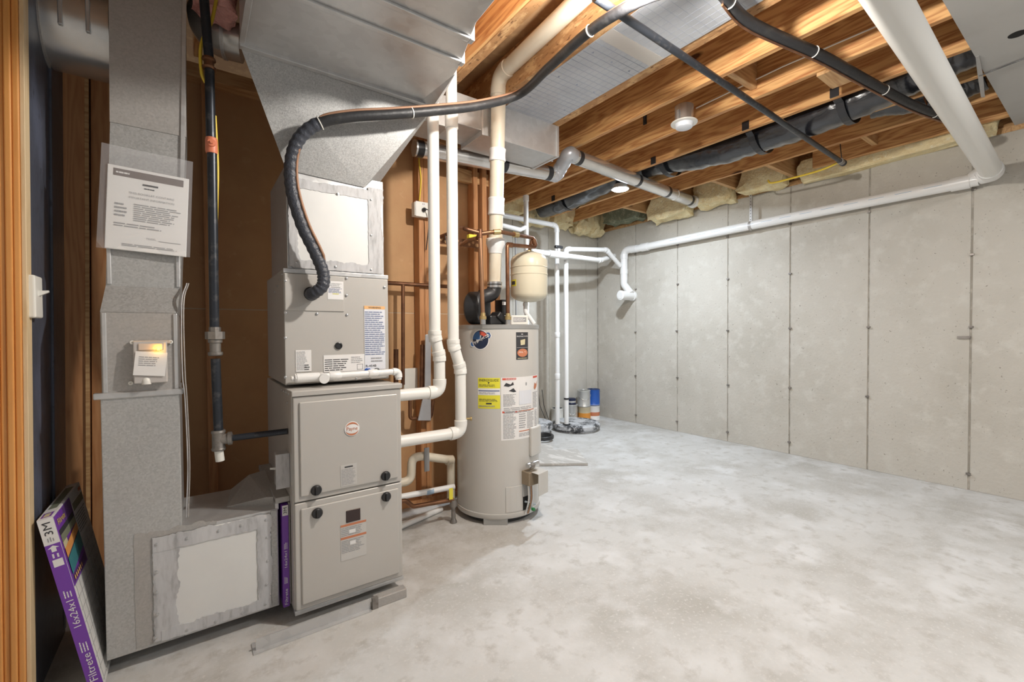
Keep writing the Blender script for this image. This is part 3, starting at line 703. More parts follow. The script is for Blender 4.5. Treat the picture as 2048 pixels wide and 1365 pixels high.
MB().box((PXb+.004, YR-.003, .07), (.268, YR+.001, .462)).build('end_flange', 'galvanized', rd, bevel=.001)
screws(rd, [at(px, py, Y=YR-.006) for px, py in ((313, 1089), (374, 1077), (437, 1062), (482, 1051), (532, 1040), (534, 1075), (535, 1122), (533, 1169), (531, 1208), (485, 1226), (432, 1243), (374, 1260), (311, 1276), (314, 1230), (313, 1185), (313, 1145))], (0, -1, 0), .005)
# elbow rising from the box toward the furnace side
MB().hull([(.10, 2.20, .466), (.272, 2.10, .466), (.272, 2.44, .466), (.13, 2.44, .466), (.24, 2.12, .50), (.27, 2.44, .53), (.272, 2.10, .50), (.2, 2.40, .53)]).build('top_boot', 'galvanized_dull', rd)
MB().box((.262, 2.055, .46), (.276, 2.42, .50)).build('slot_flange', 'galvanized_smooth', rd, bevel=.002)
MB().box((.262, 2.045, .488), (.3155, 2.62, .512)).build('slot_cover', 'galvanized_dull', rd, bevel=.002)
MB().box((.3085, 2.035, .06), (.314, 2.44, .487)).build('slot_flange', 'galvanized_dull', rd, bevel=.002)
# control wires down the side of the duct
for i, m in enumerate(('mastic', 'galvanized_dull')):
    w1 = [(-.028+.006*i, YR+.02, z) for z in ()]
    pth = smoothpath([(-.018+.006*i, YU-.013, 1.385), (-.034+.006*i, YR-.001, 1.30), (-.036+.008*i, YR-.010, 1.05), (-.030+.006*i, YR-.010, .95), (-.026+.006*i, YR+.01, .70), (-.034+.006*i, YR+.015, .50)])
    tag(MB().sweep(pth, .0020, 8).build('control_wire', m, None, True), ('thin pale' if i == 0 else 'thin dull grey') + ' control wire running down the edge of the return duct', 'wire', 'control wires on the return duct')

# ------------------------------------------------------------------ sensor box on the duct
a, q = at(262, 682, Y=YR-.012), at(343, 766, Y=YR-.012)
sx0, sx1, sz0, sz1 = a.x, q.x, q.z, a.z; sw = sx1-sx0; sh = sz1-sz0
se = thing('humidity_control', ((sx0+sx1)/2, YR-.01, sz0), 'clear-cased duct control with an amber lit lamp and white card', 'control box')
MB().box((sx0+.006, YR-.030, sz0+.004), (sx1-.010, YR+.003, sz1-.004)).build('case', 'clear_case', se, bevel=.004, seg=3)
MB().box((sx0+.004, YR-.010, sz1-.012), (sx1, YR+.003, sz1)).build('mounting_plate', 'amber_lens', se, bevel=.003)
for x, z in ((sx0+.003, sz1-.006), (sx1, sz1-.006), (sx0-.004, sz0+.006)):
    MB().lathe((x, YR-.002, z), [(.007, 0), (.007, .006), (.003, .0065), (.003, .003)], 16, (0, -1, 0)).build('mounting_ear', 'white_plastic', se, True)
MB().box((sx0+.020, YR-.034, sz1-.034), (sx1-.022, YR-.029, sz1-.010)).build('lamp_window', 'amber_lens', se, bevel=.003)
MB().lathe((sx1-.034, YR-.033, sz1-.030), [(.006, 0), (.005, .003), (.002, .004)], 14, (0, -1, 0)).build('lamp_lens', 'led_amber', se, True)
fc = rot2(planef(((sx0+sx1)/2-.002, YR-.0345, sz0+sh*.47), (1, 0, 0), (0, 0, 1)), radians(-6))
label(se, fc, sw*.80, sh*.54, 'white_paper', [('lines', 'ink_grey', -sw*.30, -sh*.06, sw*.30, sh*.17, 5)], 'card', 'white instruction card')
MB().lathe((sx0+.040, YR-.022, sz0+.001), [(.014, 0), (.014, .012), (.012, .020), (.006, .025)], 20, (0, 0, 1)).build('dome', 'white_plastic', se, True)
lamp('amber_indicator', 'POINT', (sx1-.034, YR-.045, sz1-.028), .05, (1, .5, .05), .004)

# ------------------------------------------------------------------ document bag taped on the duct
bagc = [at(203, 285, Y=YU-.02), at(386, 324, Y=YU-.03), at(380, 515, Y=YU-.03), at(192, 495, Y=YU-.02)]
bgr = thing('document_bag', (bagc[2]+bagc[3])/2, 'clear zip bag holding a white instruction booklet on the return duct', 'document bag')
mb = MB(); N = 16
for l, off in ((0, 0), (1, .012)):
    for j in range(N+1):
        for i in range(N+1):
            s, t = i/N, j/N; p = (bagc[0]*(1-s)+bagc[1]*s)*(1-t)+(bagc[3]*(1-s)+bagc[2]*s)*t
            edge = min(s, 1-s, t*.6+.02, 1-t)
            wr_ = noise.noise(p*26)*.004
            mb.v.append(p+V((0, (off-.006)*min(1, edge*6)*1.6+wr_, 0)))
K = (N+1)*(N+1)
for l in (0, 1):
    for j in range(N):
        for i in range(N): mb.f.append((l*K+j*(N+1)+i, l*K+j*(N+1)+i+1, l*K+(j+1)*(N+1)+i+1, l*K+(j+1)*(N+1)+i))
mb.build('bag', 'bag_plastic', bgr, True)
u = (bagc[1]-bagc[0]).normalized(); v = V((0, -1, 0)).cross(u)*-1; v = V((u.z*-1, 0, u.x)).normalized()
pz = [at(215, 327, Y=YU-.022), at(378, 360, Y=YU-.03), at(371, 513, Y=YU-.03), at(210, 496, Y=YU-.022)]
c = sum(pz, V())/4; pu = ((pz[1]-pz[0])+(pz[2]-pz[3])).normalized(); pv = ((pz[0]-pz[3])+(pz[1]-pz[2])).normalized()
pw = (pz[1]-pz[0]).length; ph = (pz[0]-pz[3]).length
fb = planef(c, pu, pv)
MB().patch(fb, -pw/2, -ph/2, pw/2, ph/2, -.006, 0).build('booklet', 'white_paper', bgr, bevel=.001, seg=1)
W2, H2 = pw/2, ph/2
label(bgr, sub(fb, 0, 0), pw*.985, ph*.985, 'white_paper', [
    ('rect', 'band_brown', -W2*.86, H2*.76, W2*.86, H2*.93), ('text', 'white_paper', 'CARRIER', -W2*.58, H2*.845, .0055, .030) if False else ('lines', 'white_paper', -W2*.8, H2*.80, -W2*.4, H2*.89, 1),
    ('rect', 'ink', -W2*.16, H2*.62, W2*.22, H2*.66), ('text', 'ink', '1-4-25', 0, H2*.54, .006, .032) if False else ('lines', 'ink', -W2*.12, H2*.52, W2*.15, H2*.58, 1),
    ('text', 'ink_grey', 'THIS BOOKLET CONTAINS', W2*.08, H2*.40, .0068, W2*1.12), ('text', 'ink_grey', 'IMPORTANT INFORMATION', W2*.08, H2*.29, .0068, W2*1.12),
    ('lines', 'ink_grey', -W2*.35, -H2*.28, W2*.85, H2*.16, 9), ('lines', 'ink_grey', -W2*.8, -H2*.22, -W2*.5, H2*.14, 4),
    ('lines', 'ink_grey', -W2*.8, -H2*.45, W2*.35, -H2*.34, 2), ('text', 'ink_grey', 'MODEL', W2*.10, -H2*.66, .0065, .027), ('rect', 'ink_grey', W2*.28, -H2*.70, W2*.85, -H2*.69),
    ('lines', 'ink_grey', -W2*.6, -H2*.90, W2*.85, -H2*.83, 2)], 'cover_page', nn=.0006)

# ================================================================== FILTERS
# filter standing in the slot between duct and furnace
sf = thing('air_filter', (.285, 2.1, .07), 'purple-edged pleated air filter seated in the slot beside the furnace', 'air filter')
a, q = at(563, 1013, Y=2.03), at(580, 1212, Y=2.03)
fx0, fx1, fz0, fz1 = a.x+.001, min(q.x-.001, .307), q.z, min(a.z, .486)
MB().box((fx0, 2.03, fz0), (fx1, 2.60, fz1)).build('frame', 'purple_card', sf, bevel=.001, seg=1)
ff = planef(((fx0+fx1)/2, 2.0298, (fz0+fz1)/2), (0, 0, 1), (-1, 0, 0)); fl_ = fz1-fz0; fw_ = fx1-fx0
ed = MB().patch(ff, -fl_/2, -fw_/2, fl_/2, fw_/2, -.0004, .0005).build('printed_edge', 'purple_card', sf)
prints(ed, ff, [('rect', 'white_paper', fl_*.40, -fw_*.46, fl_*.5, fw_*.46), ('text', 'ink', '3M', fl_*.45, 0, fw_*.55, .026),
                ('text', 'white_paper', '16x24x1', -fl_*.03, 0, fw_*.42, .068), ('text', 'white_paper', 'Filtrete', -fl_*.40, 0, fw_*.5, .066),
                ('lines', 'white_paper', fl_*.07, -fw_*.3, fl_*.14, fw_*.3, 3), ('lines', 'white_paper', -fl_*.27, -fw_*.3, -fl_*.2, fw_*.3, 3)], .001)

# boxed filter leaning on the left wall
t1 = at(105, 1034, Y=1.99); b1 = V((-.262, 1.99, .012))
up = (t1-b1); LEN = up.length; up.normalize(); dy = V((0, 1, 0)); nrm = V((up.z, 0, -up.x))   # wide face looks to +X
TH = .036; WD = .405
O = b1
lf = thing('boxed_air_filter', b1, 'boxed air filter with a purple spine leaning against the black wall sheet', 'air filter')
MB().obox(O-nrm*TH, up, dy, nrm, LEN, WD, TH).build('box', 'filter_white', lf, bevel=.0012, seg=1)
fs_ = planef(O-nrm*TH/2+V((0, -.0004, 0)), up, -nrm)           # spine: u up, v to the left
sp = MB().patch(fs_, 0, -TH/2, LEN, TH/2, -.0004, .0006).build('spine', 'purple_card', lf); sp['label'] = 'purple printed spine'
prints(sp, fs_, [('rect', 'white_paper', LEN*.86, -TH*.5, LEN, TH*.5), ('text', 'ink', '3M', LEN*.945, 0, TH*.55, .042), ('lines', 'ink_grey', LEN*.875, -TH*.25, LEN*.90, TH*.25, 3),
    ('poly', 'white_paper', [(LEN*.818, -TH*.16), (LEN*.838, -TH*.16), (LEN*.838, -TH*.38), (LEN*.853, 0), (LEN*.838, TH*.38), (LEN*.838, TH*.16), (LEN*.818, TH*.16)]),
    ('rect', 'white_paper', LEN*.735, -TH*.36, LEN*.775, TH*.30), ('lines', 'white_paper', LEN*.785, -TH*.3, LEN*.81, TH*.3, 2),
    ('text', 'white_paper', '16x24x1', LEN*.46, 0, TH*.5, .095), ('lines', 'white_paper', LEN*.555, -TH*.3, LEN*.60, TH*.3, 3),
    ('text', 'white_paper', 'Filtrete', LEN*.14, 0, TH*.55, .10), ('lines', 'white_paper', LEN*.235, -TH*.3, LEN*.30, TH*.3, 3)], .001)
fw2 = planef(O+nrm*.0003, dy, up)                               # wide face: u depth, v up
g = MB()
for i in range(9): g.patch(fw2, .02+i*.046, .01, .022+i*.046, LEN*.70, 0, .0006)
for j in range(10): g.patch(fw2, .005, .02+j*.043, WD-.005, .0215+j*.043, 0, .0007)
g.build('filter_grid', 'filter_mesh', lf)
cp = MB().patch(fw2, .004, LEN*.60, .215, LEN-.004, 0, .0014).build('printed_panel', 'purple_card', lf)
prints(cp, fw2, [('rect', 'purple_dark', .10, LEN*.90, .214, LEN*.99), ('text', 'yellow_print', 'Filtrete', .066, LEN*.952, .020, .088),
    ('rect', 'ink', .012, LEN*.885, .205, LEN*.912), ('rect', 'olive_card', .012, LEN*.845, .205, LEN*.884), ('rect', 'cream_card', .012, LEN*.81, .06, LEN*.844),
    ('poly', 'orange_ink', [(.012, LEN*.755), (.205, LEN*.80), (.205, LEN*.845), (.15, LEN*.838), (.012, LEN*.808)]),
    ('poly', 'teal_card', [(.012, LEN*.66), (.205, LEN*.70), (.205, LEN*.795), (.012, LEN*.75)]), ('rect', 'purple_dark', .012, LEN*.612, .205, LEN*.655)] +
    [('disc', 'cream_card', .025+.020*i, LEN*(.777+.004*i), .006, .008) for i in range(6)] + [('disc', 'cream_card', .025+.020*i, LEN*(.722+.004*i), .006, .008) for i in range(6)] +
    [('disc', 'cream_card', .025+.020*i, LEN*(.682+.003*i), .006, .008) for i in range(6)] + [('disc', 'orange_band', .025+.020*i, LEN*(.634), .006, .008) for i in range(6)], .0020)
cp2 = MB().patch(fw2, .216, LEN*.74, WD-.01, LEN-.03, 0, .0012).build('text_panel', 'white_paper', lf)
prints(cp2, fw2, [('rect', 'olive_card', .225, LEN*.90, WD-.02, LEN*.945), ('lines', 'ink_grey', .225, LEN*.76, WD-.02, LEN*.88, 7), ('rect', 'rust_ink', WD-.055, LEN*.965, WD-.02, LEN*.985)], .0018)
fe = planef(O+up*(LEN+.0002)-nrm*TH/2, dy, -nrm)
tp_ = MB().patch(fe, 0, -TH/2, WD, TH/2, 0, .0008).build('end_flap', 'white_paper', lf)
prints(tp_, fe, [('rect', 'purple_card', .01, -TH*.35, .06, TH*.35), ('rect', 'cream_card', .015, -TH*.2, .05, TH*.2), ('rect', 'olive_card', .10, -TH*.3, .35, TH*.3)], .0012)

# ================================================================== WATER HEATER
HC = V((1.660, 2.486, 0)); HR = .276; HZ0, HZ1 = .042, 1.238
e0 = V((-HC.x, -HC.y, 0)).normalized(); er = V((-e0.y, e0.x, 0))
if er.dot(rgt) < 0: er = -er
hf = lambda a, b, n: HC + (e0*cos(a/HR) + er*sin(a/HR))*(HR+n) + V((0, 0, b))
def hpx(px, py):
    """arc length and height on the tank for a picture point"""
    d = (rgt*(px-1024)+dwn*(py-682.5)+fwd*FPX); dh = V((d.x, d.y, 0)); A = dh.dot(dh); B = -2*dh.dot(HC); Cc = HC.dot(HC)-HR*HR
    t = (-B-sqrt(max(B*B-4*A*Cc, 0)))/(2*A); p = CAM+d*t; q = V((p.x, p.y, 0))-HC
    return atan2(q.dot(er), q.dot(e0))*HR, p.z
wh = thing('water_heater', HC, 'tall round beige gas water heater with warning labels and black blower on top', 'water heater')
MB().lathe(HC, [(HR-.004, HZ0+.02), (HR, HZ0+.022), (HR, HZ1-.022), (HR-.003, HZ1-.02)], 72).build('tank_jacket', 'heater_paint', wh, True)
MB().lathe(HC, [(HR+.004, HZ1-.026), (HR+.004, HZ1-.002), (HR-.002, HZ1), (.02, HZ1+.003)], 72).build('top_cap', 'heater_trim', wh, True)
MB().lathe(HC, [(HR+.002, HZ0-.004), (HR+.005, HZ0), (HR+.005, HZ0+.026), (HR+.001, HZ0+.028)], 72).build('bottom_rim', 'heater_paint', wh, True)
MB().lathe(HC, [(HR-.03, .012), (HR-.03, HZ0)], 48).build('burner_skirt', 'black_plastic', wh, True)
for ang in (-4, 118, 238):
    c = radians(ang); d = e0*cos(c)+er*sin(c); t = V((-d.y, d.x, 0))
    MB().obox(HC+d*(HR-.065)-t*.075, t, d, (0, 0, 1), .15, .06, HZ0).build('foot', 'heater_trim', wh, bevel=.003)
def hlabel(px0, py0, px1, py1, m, fn, lab=None):
    a0, z1 = hpx(px0, py0); a1, z0 = hpx(px1, py1); f = sub(hf, (a0+a1)/2, (z0+z1)/2); wd, ht = abs(a1-a0), abs(z1-z0)
    return label(wh, f, wd, ht, m, fn(wd/2, ht/2), lab=lab)
hlabel(956, 756, 1000.5, 818, 'yellow_label', lambda w, h: [('text', 'ink', 'ENERGYGUIDE', 0, h*.85, .015, w*1.75), ('poly', 'ink', [(-w*.1, h*.73), (w*.1, h*.73), (0, h*.60)]),
    ('lines', 'ink', -w*.9, h*.42, w*.9, h*.58, 2), ('rect', 'white_paper', -w, -h*.12, w, h*.32), ('rect', 'ink_blue', -w*.95, h*.12, w*.95, h*.2), ('lines', 'ink_grey', -w*.9, -h*.08, w*.9, h*.08, 2),
    ('lines', 'ink', -w*.9, -h*.55, w*.9, -h*.35, 3), ('rect', 'ink', -w*.25, -h*.72, w*.25, -h*.62), ('lines', 'ink_grey', -w*.9, -h*.9, w*.9, -h*.78, 2)], 'yellow energy guide label')
hlabel(1002, 756, 1074.5, 820, 'white_paper', lambda w, h: [('rect', 'red_ink', -w*.95, h*.86, -w*.38, h*.97), ('text', 'white_paper', 'DANGER', -w*.6, h*.915, .009, w*.42), ('rect', 'red_ink', w*.55, h*.86, w*.95, h*.97),
    ('poly', 'ink', [(-w*.9, h*.55), (-w*.8, h*.72), (-w*.62, h*.62), (-w*.52, h*.76), (-w*.48, h*.6), (-w*.7, h*.5)]), ('poly', 'ink', [(-w*.7, h*.28), (-w*.5, h*.42), (-w*.38, h*.22), (-w*.5, h*.2)]),
    ('lines', 'ink_grey', -w*.92, -h*.55, -w*.4, h*.12, 9), ('rect', 'cool_paper', -w*.25, -h*.5, w*.42, h*.25), ('lines', 'ink_grey', -w*.22, -h*.45, w*.4, h*.22, 9), ('disc', 'ink_grey', w*.1, h*.6, .006, .011),
    ('poly', 'rust_ink', [(w*.6, h*.3), (w*.66, h*.6), (w*.8, h*.5), (w*.92, h*.7), (w*.85, h*.35), (w*.7, h*.2)]), ('lines', 'ink_grey', w*.52, -h*.8, w*.95, h*.1, 11), ('lines', 'ink_grey', -w*.9, -h*.95, w*.4, -h*.6, 4)], 'white danger label')
hlabel(1002, 822, 1074.5, 868, 'white_paper', lambda w, h: [('rect', 'red_ink', -w*.95, h*.82, -w*.85, h*.95), ('rect', 'red_ink', -w*.42, h*.82, -w*.32, h*.95), ('rect', 'rust_ink', -w*.28, h*.86, w*.6, h*.92), ('rect', 'ink_grey', -w*.82, h*.85, -w*.45, h*.92),
    ('lines', 'ink_grey', -w*.92, -h*.9, -w*.35, h*.75, 18), ('lines', 'ink_grey', -w*.25, -h*.3, w*.1, h*.75, 7), ('lines', 'ink_grey', w*.16, -h*.35, w*.6, h*.75, 12), ('lines', 'ink_grey', w*.68, -h*.9, w*.95, h*.8, 16), ('rect', 'rust_ink', -w*.25, -h*.5, w*.6, -h*.44), ('lines', 'ink_grey', -w*.25, -h*.85, w*.6, -h*.58, 3)], 'white lighting instructions label')
hlabel(1032, 665, 1056, 719, 'ink', lambda w, h: [('text', 'white_paper', 'BRADFORD WHITE', 0, h*.70, .008, w*1.8), ('lines', 'white_paper', -w*.2, h*.80, w*.2, h*.92, 1), ('poly', 'cream_card', [(-w*.3, h*.05), (-w*.35, h*.42), (w*.45, h*.5), (w*.4, h*.1)]),
    ('rect', 'ink_grey', -w*.9, -h*.13, w*.9, -h*.10), ('disc', 'rust_ink', 0, -h*.5, w*.85, h*.30), ('text', 'white_paper', 'PHCC', 0, -h*.45, .011, w*1.2), ('lines', 'cream_card', -w*.8, -h*.95, w*.8, -h*.85, 1)], 'black maker label')
# round logo with a tilted band
a, z = hpx(960.5, 680); fl2 = sub(hf, a, z)
lg = MB().patch(fl2, -.001, -.001, .001, .001, -.0003, .0004).build('logo_sticker', 'navy_logo', wh)
fr = rot2(fl2, radians(27))
prints(lg, fl2, [('disc', 'white_paper', 0, 0, .058, .062), ('disc', 'navy_logo', 0, 0, .053, .057), ('poly', 'blue_logo', arcband(.0, .052, 95, 178, taper=False)), ('poly', 'red_ink', arcband(.030, .052, 35, 92, taper=False))], .0010)
prints(lg, fr, [('poly', 'white_paper', [(-.066, -.018), (.064, -.022), (.078, -.010), (.078, .012), (.064, .022), (-.066, .018), (-.078, .008), (-.078, -.008)]),
                ('poly', 'blue_logo', [(-.064, -.014), (.062, -.018), (.073, -.008), (.073, .010), (.062, .018), (-.064, .014), (-.073, .006), (-.073, -.006)]),
                ('text', 'white_paper', 'Hydrojet', -.012, 0, .019, .090), ('lines', 'white_paper', .038, -.010, .068, .010, 2)], .0026)
# raised wiring channel, gas valve with its shield, burner door
def hbox(px0, px1, z0, z1, n0, n1, name, m, par=None, bevel=.003, nu=5):
    a0, _ = hpx(px0, 900); a1, _ = hpx(px1, 900)
    return MB().patch(hf, a0, z0, a1, z1, n0, n1, nu, 1).build(name, m, par or wh, bevel=bevel)
a0, _ = hpx(1058, 900); a1 = a0+.13
MB().patch(hf, a0, .40, a1, .585, -.004, .022, 5, 1).build('wiring_cover', 'heater_paint', wh, bevel=.008)
gv, gz = hpx(1052, 935)
fg = hf(gv, gz, 0); dv = (fg-HC); dv.z = 0; dv.normalize(); tv = er*cos(gv/HR)-e0*sin(gv/HR)
ga = thing if False else None
va = MB().obox(fg-tv*.035+V((0, 0, -.10))-dv*.01, tv, (0, 0, 1), dv, .09, .085, .075).build('gas_valve', 'valve_tan', wh, bevel=.006)
# bent sheet shield over the valve
SH = fg+dv*.115+tv*.022+V((0, 0, -.150)); su = (tv*.93+dv*-.18).normalized()
MB().obox(SH-su*.035, su, (0, 0, 1), dv, .105, .135, .0025).build('valve_shield', 'heater_paint', wh)
MB().obox(SH-su*.035+V((0, 0, .1325)), su, -dv, (0, 0, 1), .105, .10, .0025).build('valve_shield', 'heater_paint', wh)
MB().cyl(fg-tv*.035+dv*.05+V((0, 0, .026)), fg+tv*.055+dv*.05+V((0, 0, .03)), .016).build('gas_inlet', 'steel', wh, True)
MB().lathe(fg-tv*.015+dv*.05+V((0, 0, .024)), [(.021, 0), (.021, .03)], 6, tv).build('union_nut', 'iron_fitting', wh)
db = MB().patch(hf, gv-.145, .075, gv+.06, .235, -.002, .004, 6, 1).build('burner_door', 'heater_paint', wh, bevel=.003)
MB().patch(hf, gv-.03, .075, gv+.012, .16, .0042, .0055, 2, 1).build('burner_opening', 'dark_hole', wh)
MB().patch(hf, gv-.035, .16, gv+.05, .24, .004, .0062, 4, 1).build('viewport_plate', 'heater_trim', wh)
for s, r_, m in ((.0, .005, 'aluminium'), (.022, .004, 'copper_bright'), (.035, .006, 'steel')):
    MB().sweep(smoothpath([fg+tv*(s-.01)+dv*.03+V((0, 0, -.10)), fg+tv*(s-.006)+dv*.028+V((0, 0, -.2)), fg+tv*(s-.02)+dv*.012+V((0, 0, -.29))]), r_, 10).build('burner_tube', m, wh, True)
MB().sweep([fg-tv*.02+dv*.012+V((0, 0, -.21)), fg+tv*.06+dv*.02+V((0, 0, -.245))], .006, 10).build('igniter', 'clear_tube', wh, True)
MB().lathe(fg+tv*.024+dv*.03+V((0, 0, -.262)), [(.010, 0), (.012, .01), (.009, .02)], 10, dv).build('igniter_cap', 'green_cap', wh, True)
# gas supply shadow-side pipe stub and brass drain on the tank
p = hf(hpx(1000, 1036)[0], .10, 0)
# blower on the tank top
BZ = HZ1+.003
bc = V((1.535, 2.405, BZ))
MB().lathe(bc+V((-.06, .03, .105)), [(.02, -.055), (.095, -.052), (.105, -.04), (.105, .04), (.095, .052), (.02, .055)], 36, (.55, -.83, 0)).build('blower_housing', 'black_plastic', wh, True)
MB().sweep(smoothpath([bc+V((-.05, .0, .17)), bc+V((.0, -.01, .185)), bc+V((.035, -.01, .21)), bc+V((.045, -.012, .262))]), [.05, .05, .048, .047]+[.046]*21, 24).build('outlet_neck', 'black_plastic', wh, True)
MB().box(bc+V((-.02, -.06, .0)), bc+V((.13, .08, .055))).build('blower_base', 'black_plastic', wh, bevel=.008)
MB().obox(bc+V((.02, -.075, .05)), (.62, 0, -.5), (.5, 0, .62), (0, 1, 0), .11, .055, .10).build('blower_arm', 'black_plastic', wh, bevel=.008)
MB().obox(bc+V((.075, -.05, .06)), (1, 0, 0), (0, 0, 1), (0, 1, 0), .055, .10, .08).build('control_box', 'black_plastic', wh, bevel=.005)
fbl = planef(bc+V((.09, -.051, .135)), (1, 0, 0), (0, 0, 1)); label(wh, fbl, .026, .02, 'white_paper', [('lines', 'ink_grey', -.010, -.006, .010, .007, 2)])
MB().lathe(bc+V((.045, -.012, .235)), [(.049, 0), (.049, .016)], 24).build('hose_clamp', 'steel', wh, True)
MB().lathe(bc+V((.045, -.012, .258)), [(.048, 0), (.048, .014)], 24).build('hose_clamp', 'steel', wh, True)
# white relief control on the top right
c = HC + er*.15 + e0*.06 + V((0, 0, HZ1+.002)); ur = er
MB().obox(c-er*.06, er, (0, 0, 1), -e0, .115, .062, .06).build('top_control', 'white_plastic', wh, bevel=.005)
fl3 = planef(c+e0*.001+V((0, 0, .033)), er, (0, 0, 1)); label(wh, fl3, .085, .03, 'ink_grey', [('lines', 'white_paper', -.04, -.012, .04, .012, 3)])

# ------------------------------------------------------------------ heater vent (white plastic)
vt0 = bc+V((.045, -.012, .262)); ztop = 2.735
tA = V((1.525, 2.245, ztop)); tB = V((1.44, .40, ztop+.02))
hv = thing('heater_vent', vt0, 'cream plastic vent pipe rising from the heater blower and turning into the joist bay', 'vent pipe')
d = (tA-vt0)
q1 = vt0+d*.175
MB().cyl(vt0, q1, .040).build('pipe', 'pvc_aged', hv, True)
MB().sweep([q1-d*.02, q1, q1+d*.025, q1+d*.05, q1+d*.055], [.043, .046, .060, .060, .054], 24).build('reducer', 'pvc_white', hv, True)
piperun(hv, [q1+d*.04, tA, tB], .0445, 'pvc_aged', R=.085, couplings=(), bell=1.13, seg=24)
for t0, t1 in ((.345, .43), (.605, .665)):
    MB().sweep([vt0+d*t0, vt0+d*(t0+.004), vt0+d*(t0+.02), vt0+d*(t1-.02), vt0+d*(t1-.004), vt0+d*t1], [.050, .053, .050, .050, .053, .050], 24).build('coupling', 'pvc_white', hv, True)
vt1 = vt0
# ------------------------------------------------------------------ furnace intake and exhaust pipes
YV = 2.165
def vent(label_, pxa, pya, pxb, pyb, pz, zl, cp, name):
    top = at(pxa, pya, Y=YV); low = at(pxb, pyb, Y=YV)
    r = thing(name, (FX1, YV, zl), label_, 'vent pipe', 'furnace vent pipes')
    xj = low.x
    pts = [(FX1+.001, YV, zl), (xj, YV, zl), (xj, YV, cp[0]), (top.x, YV, cp[1]), (top.x+.002, YV, pz)]
    piperun(r, pts, .0305, 'pvc', R=.045, couplings=cp[2], bell=1.17, seg=22)
    MB().ring((FX1+.001, YV, zl), (FX1+.012, YV, zl), .046, .031).build('collar', 'grey_plastic', r, True)
    return r
zA = at(845, 787, Y=YV).z; zB = at(850, 876, Y=YV).z
vA = vent('white plastic furnace vent leaving the cabinet higher up, with rubber clamps at its collar', 868, 500, 879, 740, ZT-.002, zA, (at(879, 712, Y=YV).z, at(870, 672, Y=YV).z, ()), 'furnace_vent')
for dx in (.018, .034): MB().ring((FX1+dx, YV, zA), (FX1+dx+.006, YV, zA), .0405, .030).build('rubber_clamp', 'black_rubber', vA, True)
MB().ring((FX1+.012, YV, zA), (FX1+.045, YV, zA), .0375, .030).build('sleeve', 'clear_tube', vA, True)
vB = vent('white plastic furnace vent leaving the cabinet lower down, with a coupling near the trunk', 905, 500, 921, 780, ZT-.002, zB, (at(921, 737, Y=YV).z, at(910, 690, Y=YV).z, ((3, .70, .085),)), 'furnace_vent')

# lower drain trap, drain line and gas pipe between furnace and heater
tp = thing('drain_trap', (1.0, 2.55, .2), 'cream plastic drain trap between the furnace and the heater', 'drain pipe')
yy = 2.62
Pq = [at(px, py, Y=yy) for px, py in ((800, 970), (826, 955), (826, 922), (846, 922), (905, 924))]
tb = [Pq[0], Pq[1], V((Pq[2].x+.0, yy, Pq[2].z)), Pq[4]]
MB().sweep(fillet([V((FX1+.002, yy, at(798, 966, Y=yy).z)), at(822, 962, Y=yy), at(824, 916, Y=yy), at(850, 912, Y=yy)], .05, 8), .027, 20).build('trap_bend', 'pvc_aged', tp, True)
MB().cyl(at(846, 913, Y=yy), at(905, 921, Y=yy), .027).build('pipe', 'pvc_aged', tp, True)
MB().cyl(at(893, 921, Y=yy), at(905, 921, Y=yy), .032).build('elbow', 'pvc_aged', tp, True)
MB().cyl(at(902, 918, Y=yy), at(902, 1000, Y=yy), .027).build('pipe', 'pvc_aged', tp, True)
MB().box(at(849, 897, Y=yy-.035), at(858, 942, Y=yy-.028)).build('hanger_strap', 'grey_plastic', tp)
dl = thing('drain_line', at(850, 985, Y=2.5), 'thin white plastic drain line running low from the furnace to the heater', 'drain pipe')
e_ = at(908, 974, Y=2.555); s_ = at(804, 994, Y=2.555); k_ = (FX1+.002-e_.x)/(s_.x-e_.x); MB().cyl(e_+(s_-e_)*k_, e_, .018).build('pipe', 'pvc_white', dl, True)
MB().cyl(at(852, 985.5, Y=2.554), at(866, 982.5, Y=2.554), .0183).build('printed_mark', 'pvc_ink', dl, True)
dw = thing('low_drain_line', at(840, 1028, Y=2.35), 'white plastic pipe lying on the floor behind the furnace', 'drain pipe')
MB().cyl((.80, 2.50, .018), (1.32, 2.66, .018), .017).build('pipe', 'pvc_white', dw, True)
gp = thing('heater_gas_pipe', at(906, 1048, Z=0), 'rusty gas pipe with a yellow tag rising from the floor beside the heater', 'gas pipe')
st = at(907, 1046, Z=0); st = V((st.x, st.y, 0)); yg = st.y
MB().sweep([st, st+V((0, 0, .14))], .0135, 14).build('riser', 'iron_fitting', gp, True)
MB().lathe(st+V((0, 0, .10)), [(.021, 0), (.023, .01), (.021, .045)], 14).build('tee', 'iron_fitting', gp, True)
g1 = at(812, 1002, Y=yg); g2 = at(826, 1014, Y=yg); g3 = st+V((0, 0, .145))
MB().sweep(fillet([V((FX1+.002, yg, g1.z+.03)), g1, g2, g3], .03), .013, 14).build('branch', 'copper', gp, True)
MB().lathe(st, [(.022, 0), (.022, .01), (.013, .03)], 14).build('floor_sleeve', 'iron_fitting', gp, True)
tg = at(902, 990, Y=yg-.02)
MB().box(tg-V((.013, .001, .03)), tg+V((.013, .001, .04))).build('yellow_tag', 'yellow_tag', gp)
MB().cyl(st+V((0, 0, .14)), tg, .0015, seg=6).build('tag_tie', 'white_plastic', gp)
bh = hf(hpx(917, 846)[0], .86-.02, 0)
bz = at(941, 836, Y=2.30)
tag(MB().lathe(at(940, 838, Y=2.33), [(.007, -.03), (.007, 0), (.012, .002), (.012, .012)], 10, (1, -.6, 0)).build('brass_valve', 'brass', None, True), 'small brass valve stub poking out beside the lower furnace vent', 'valve')

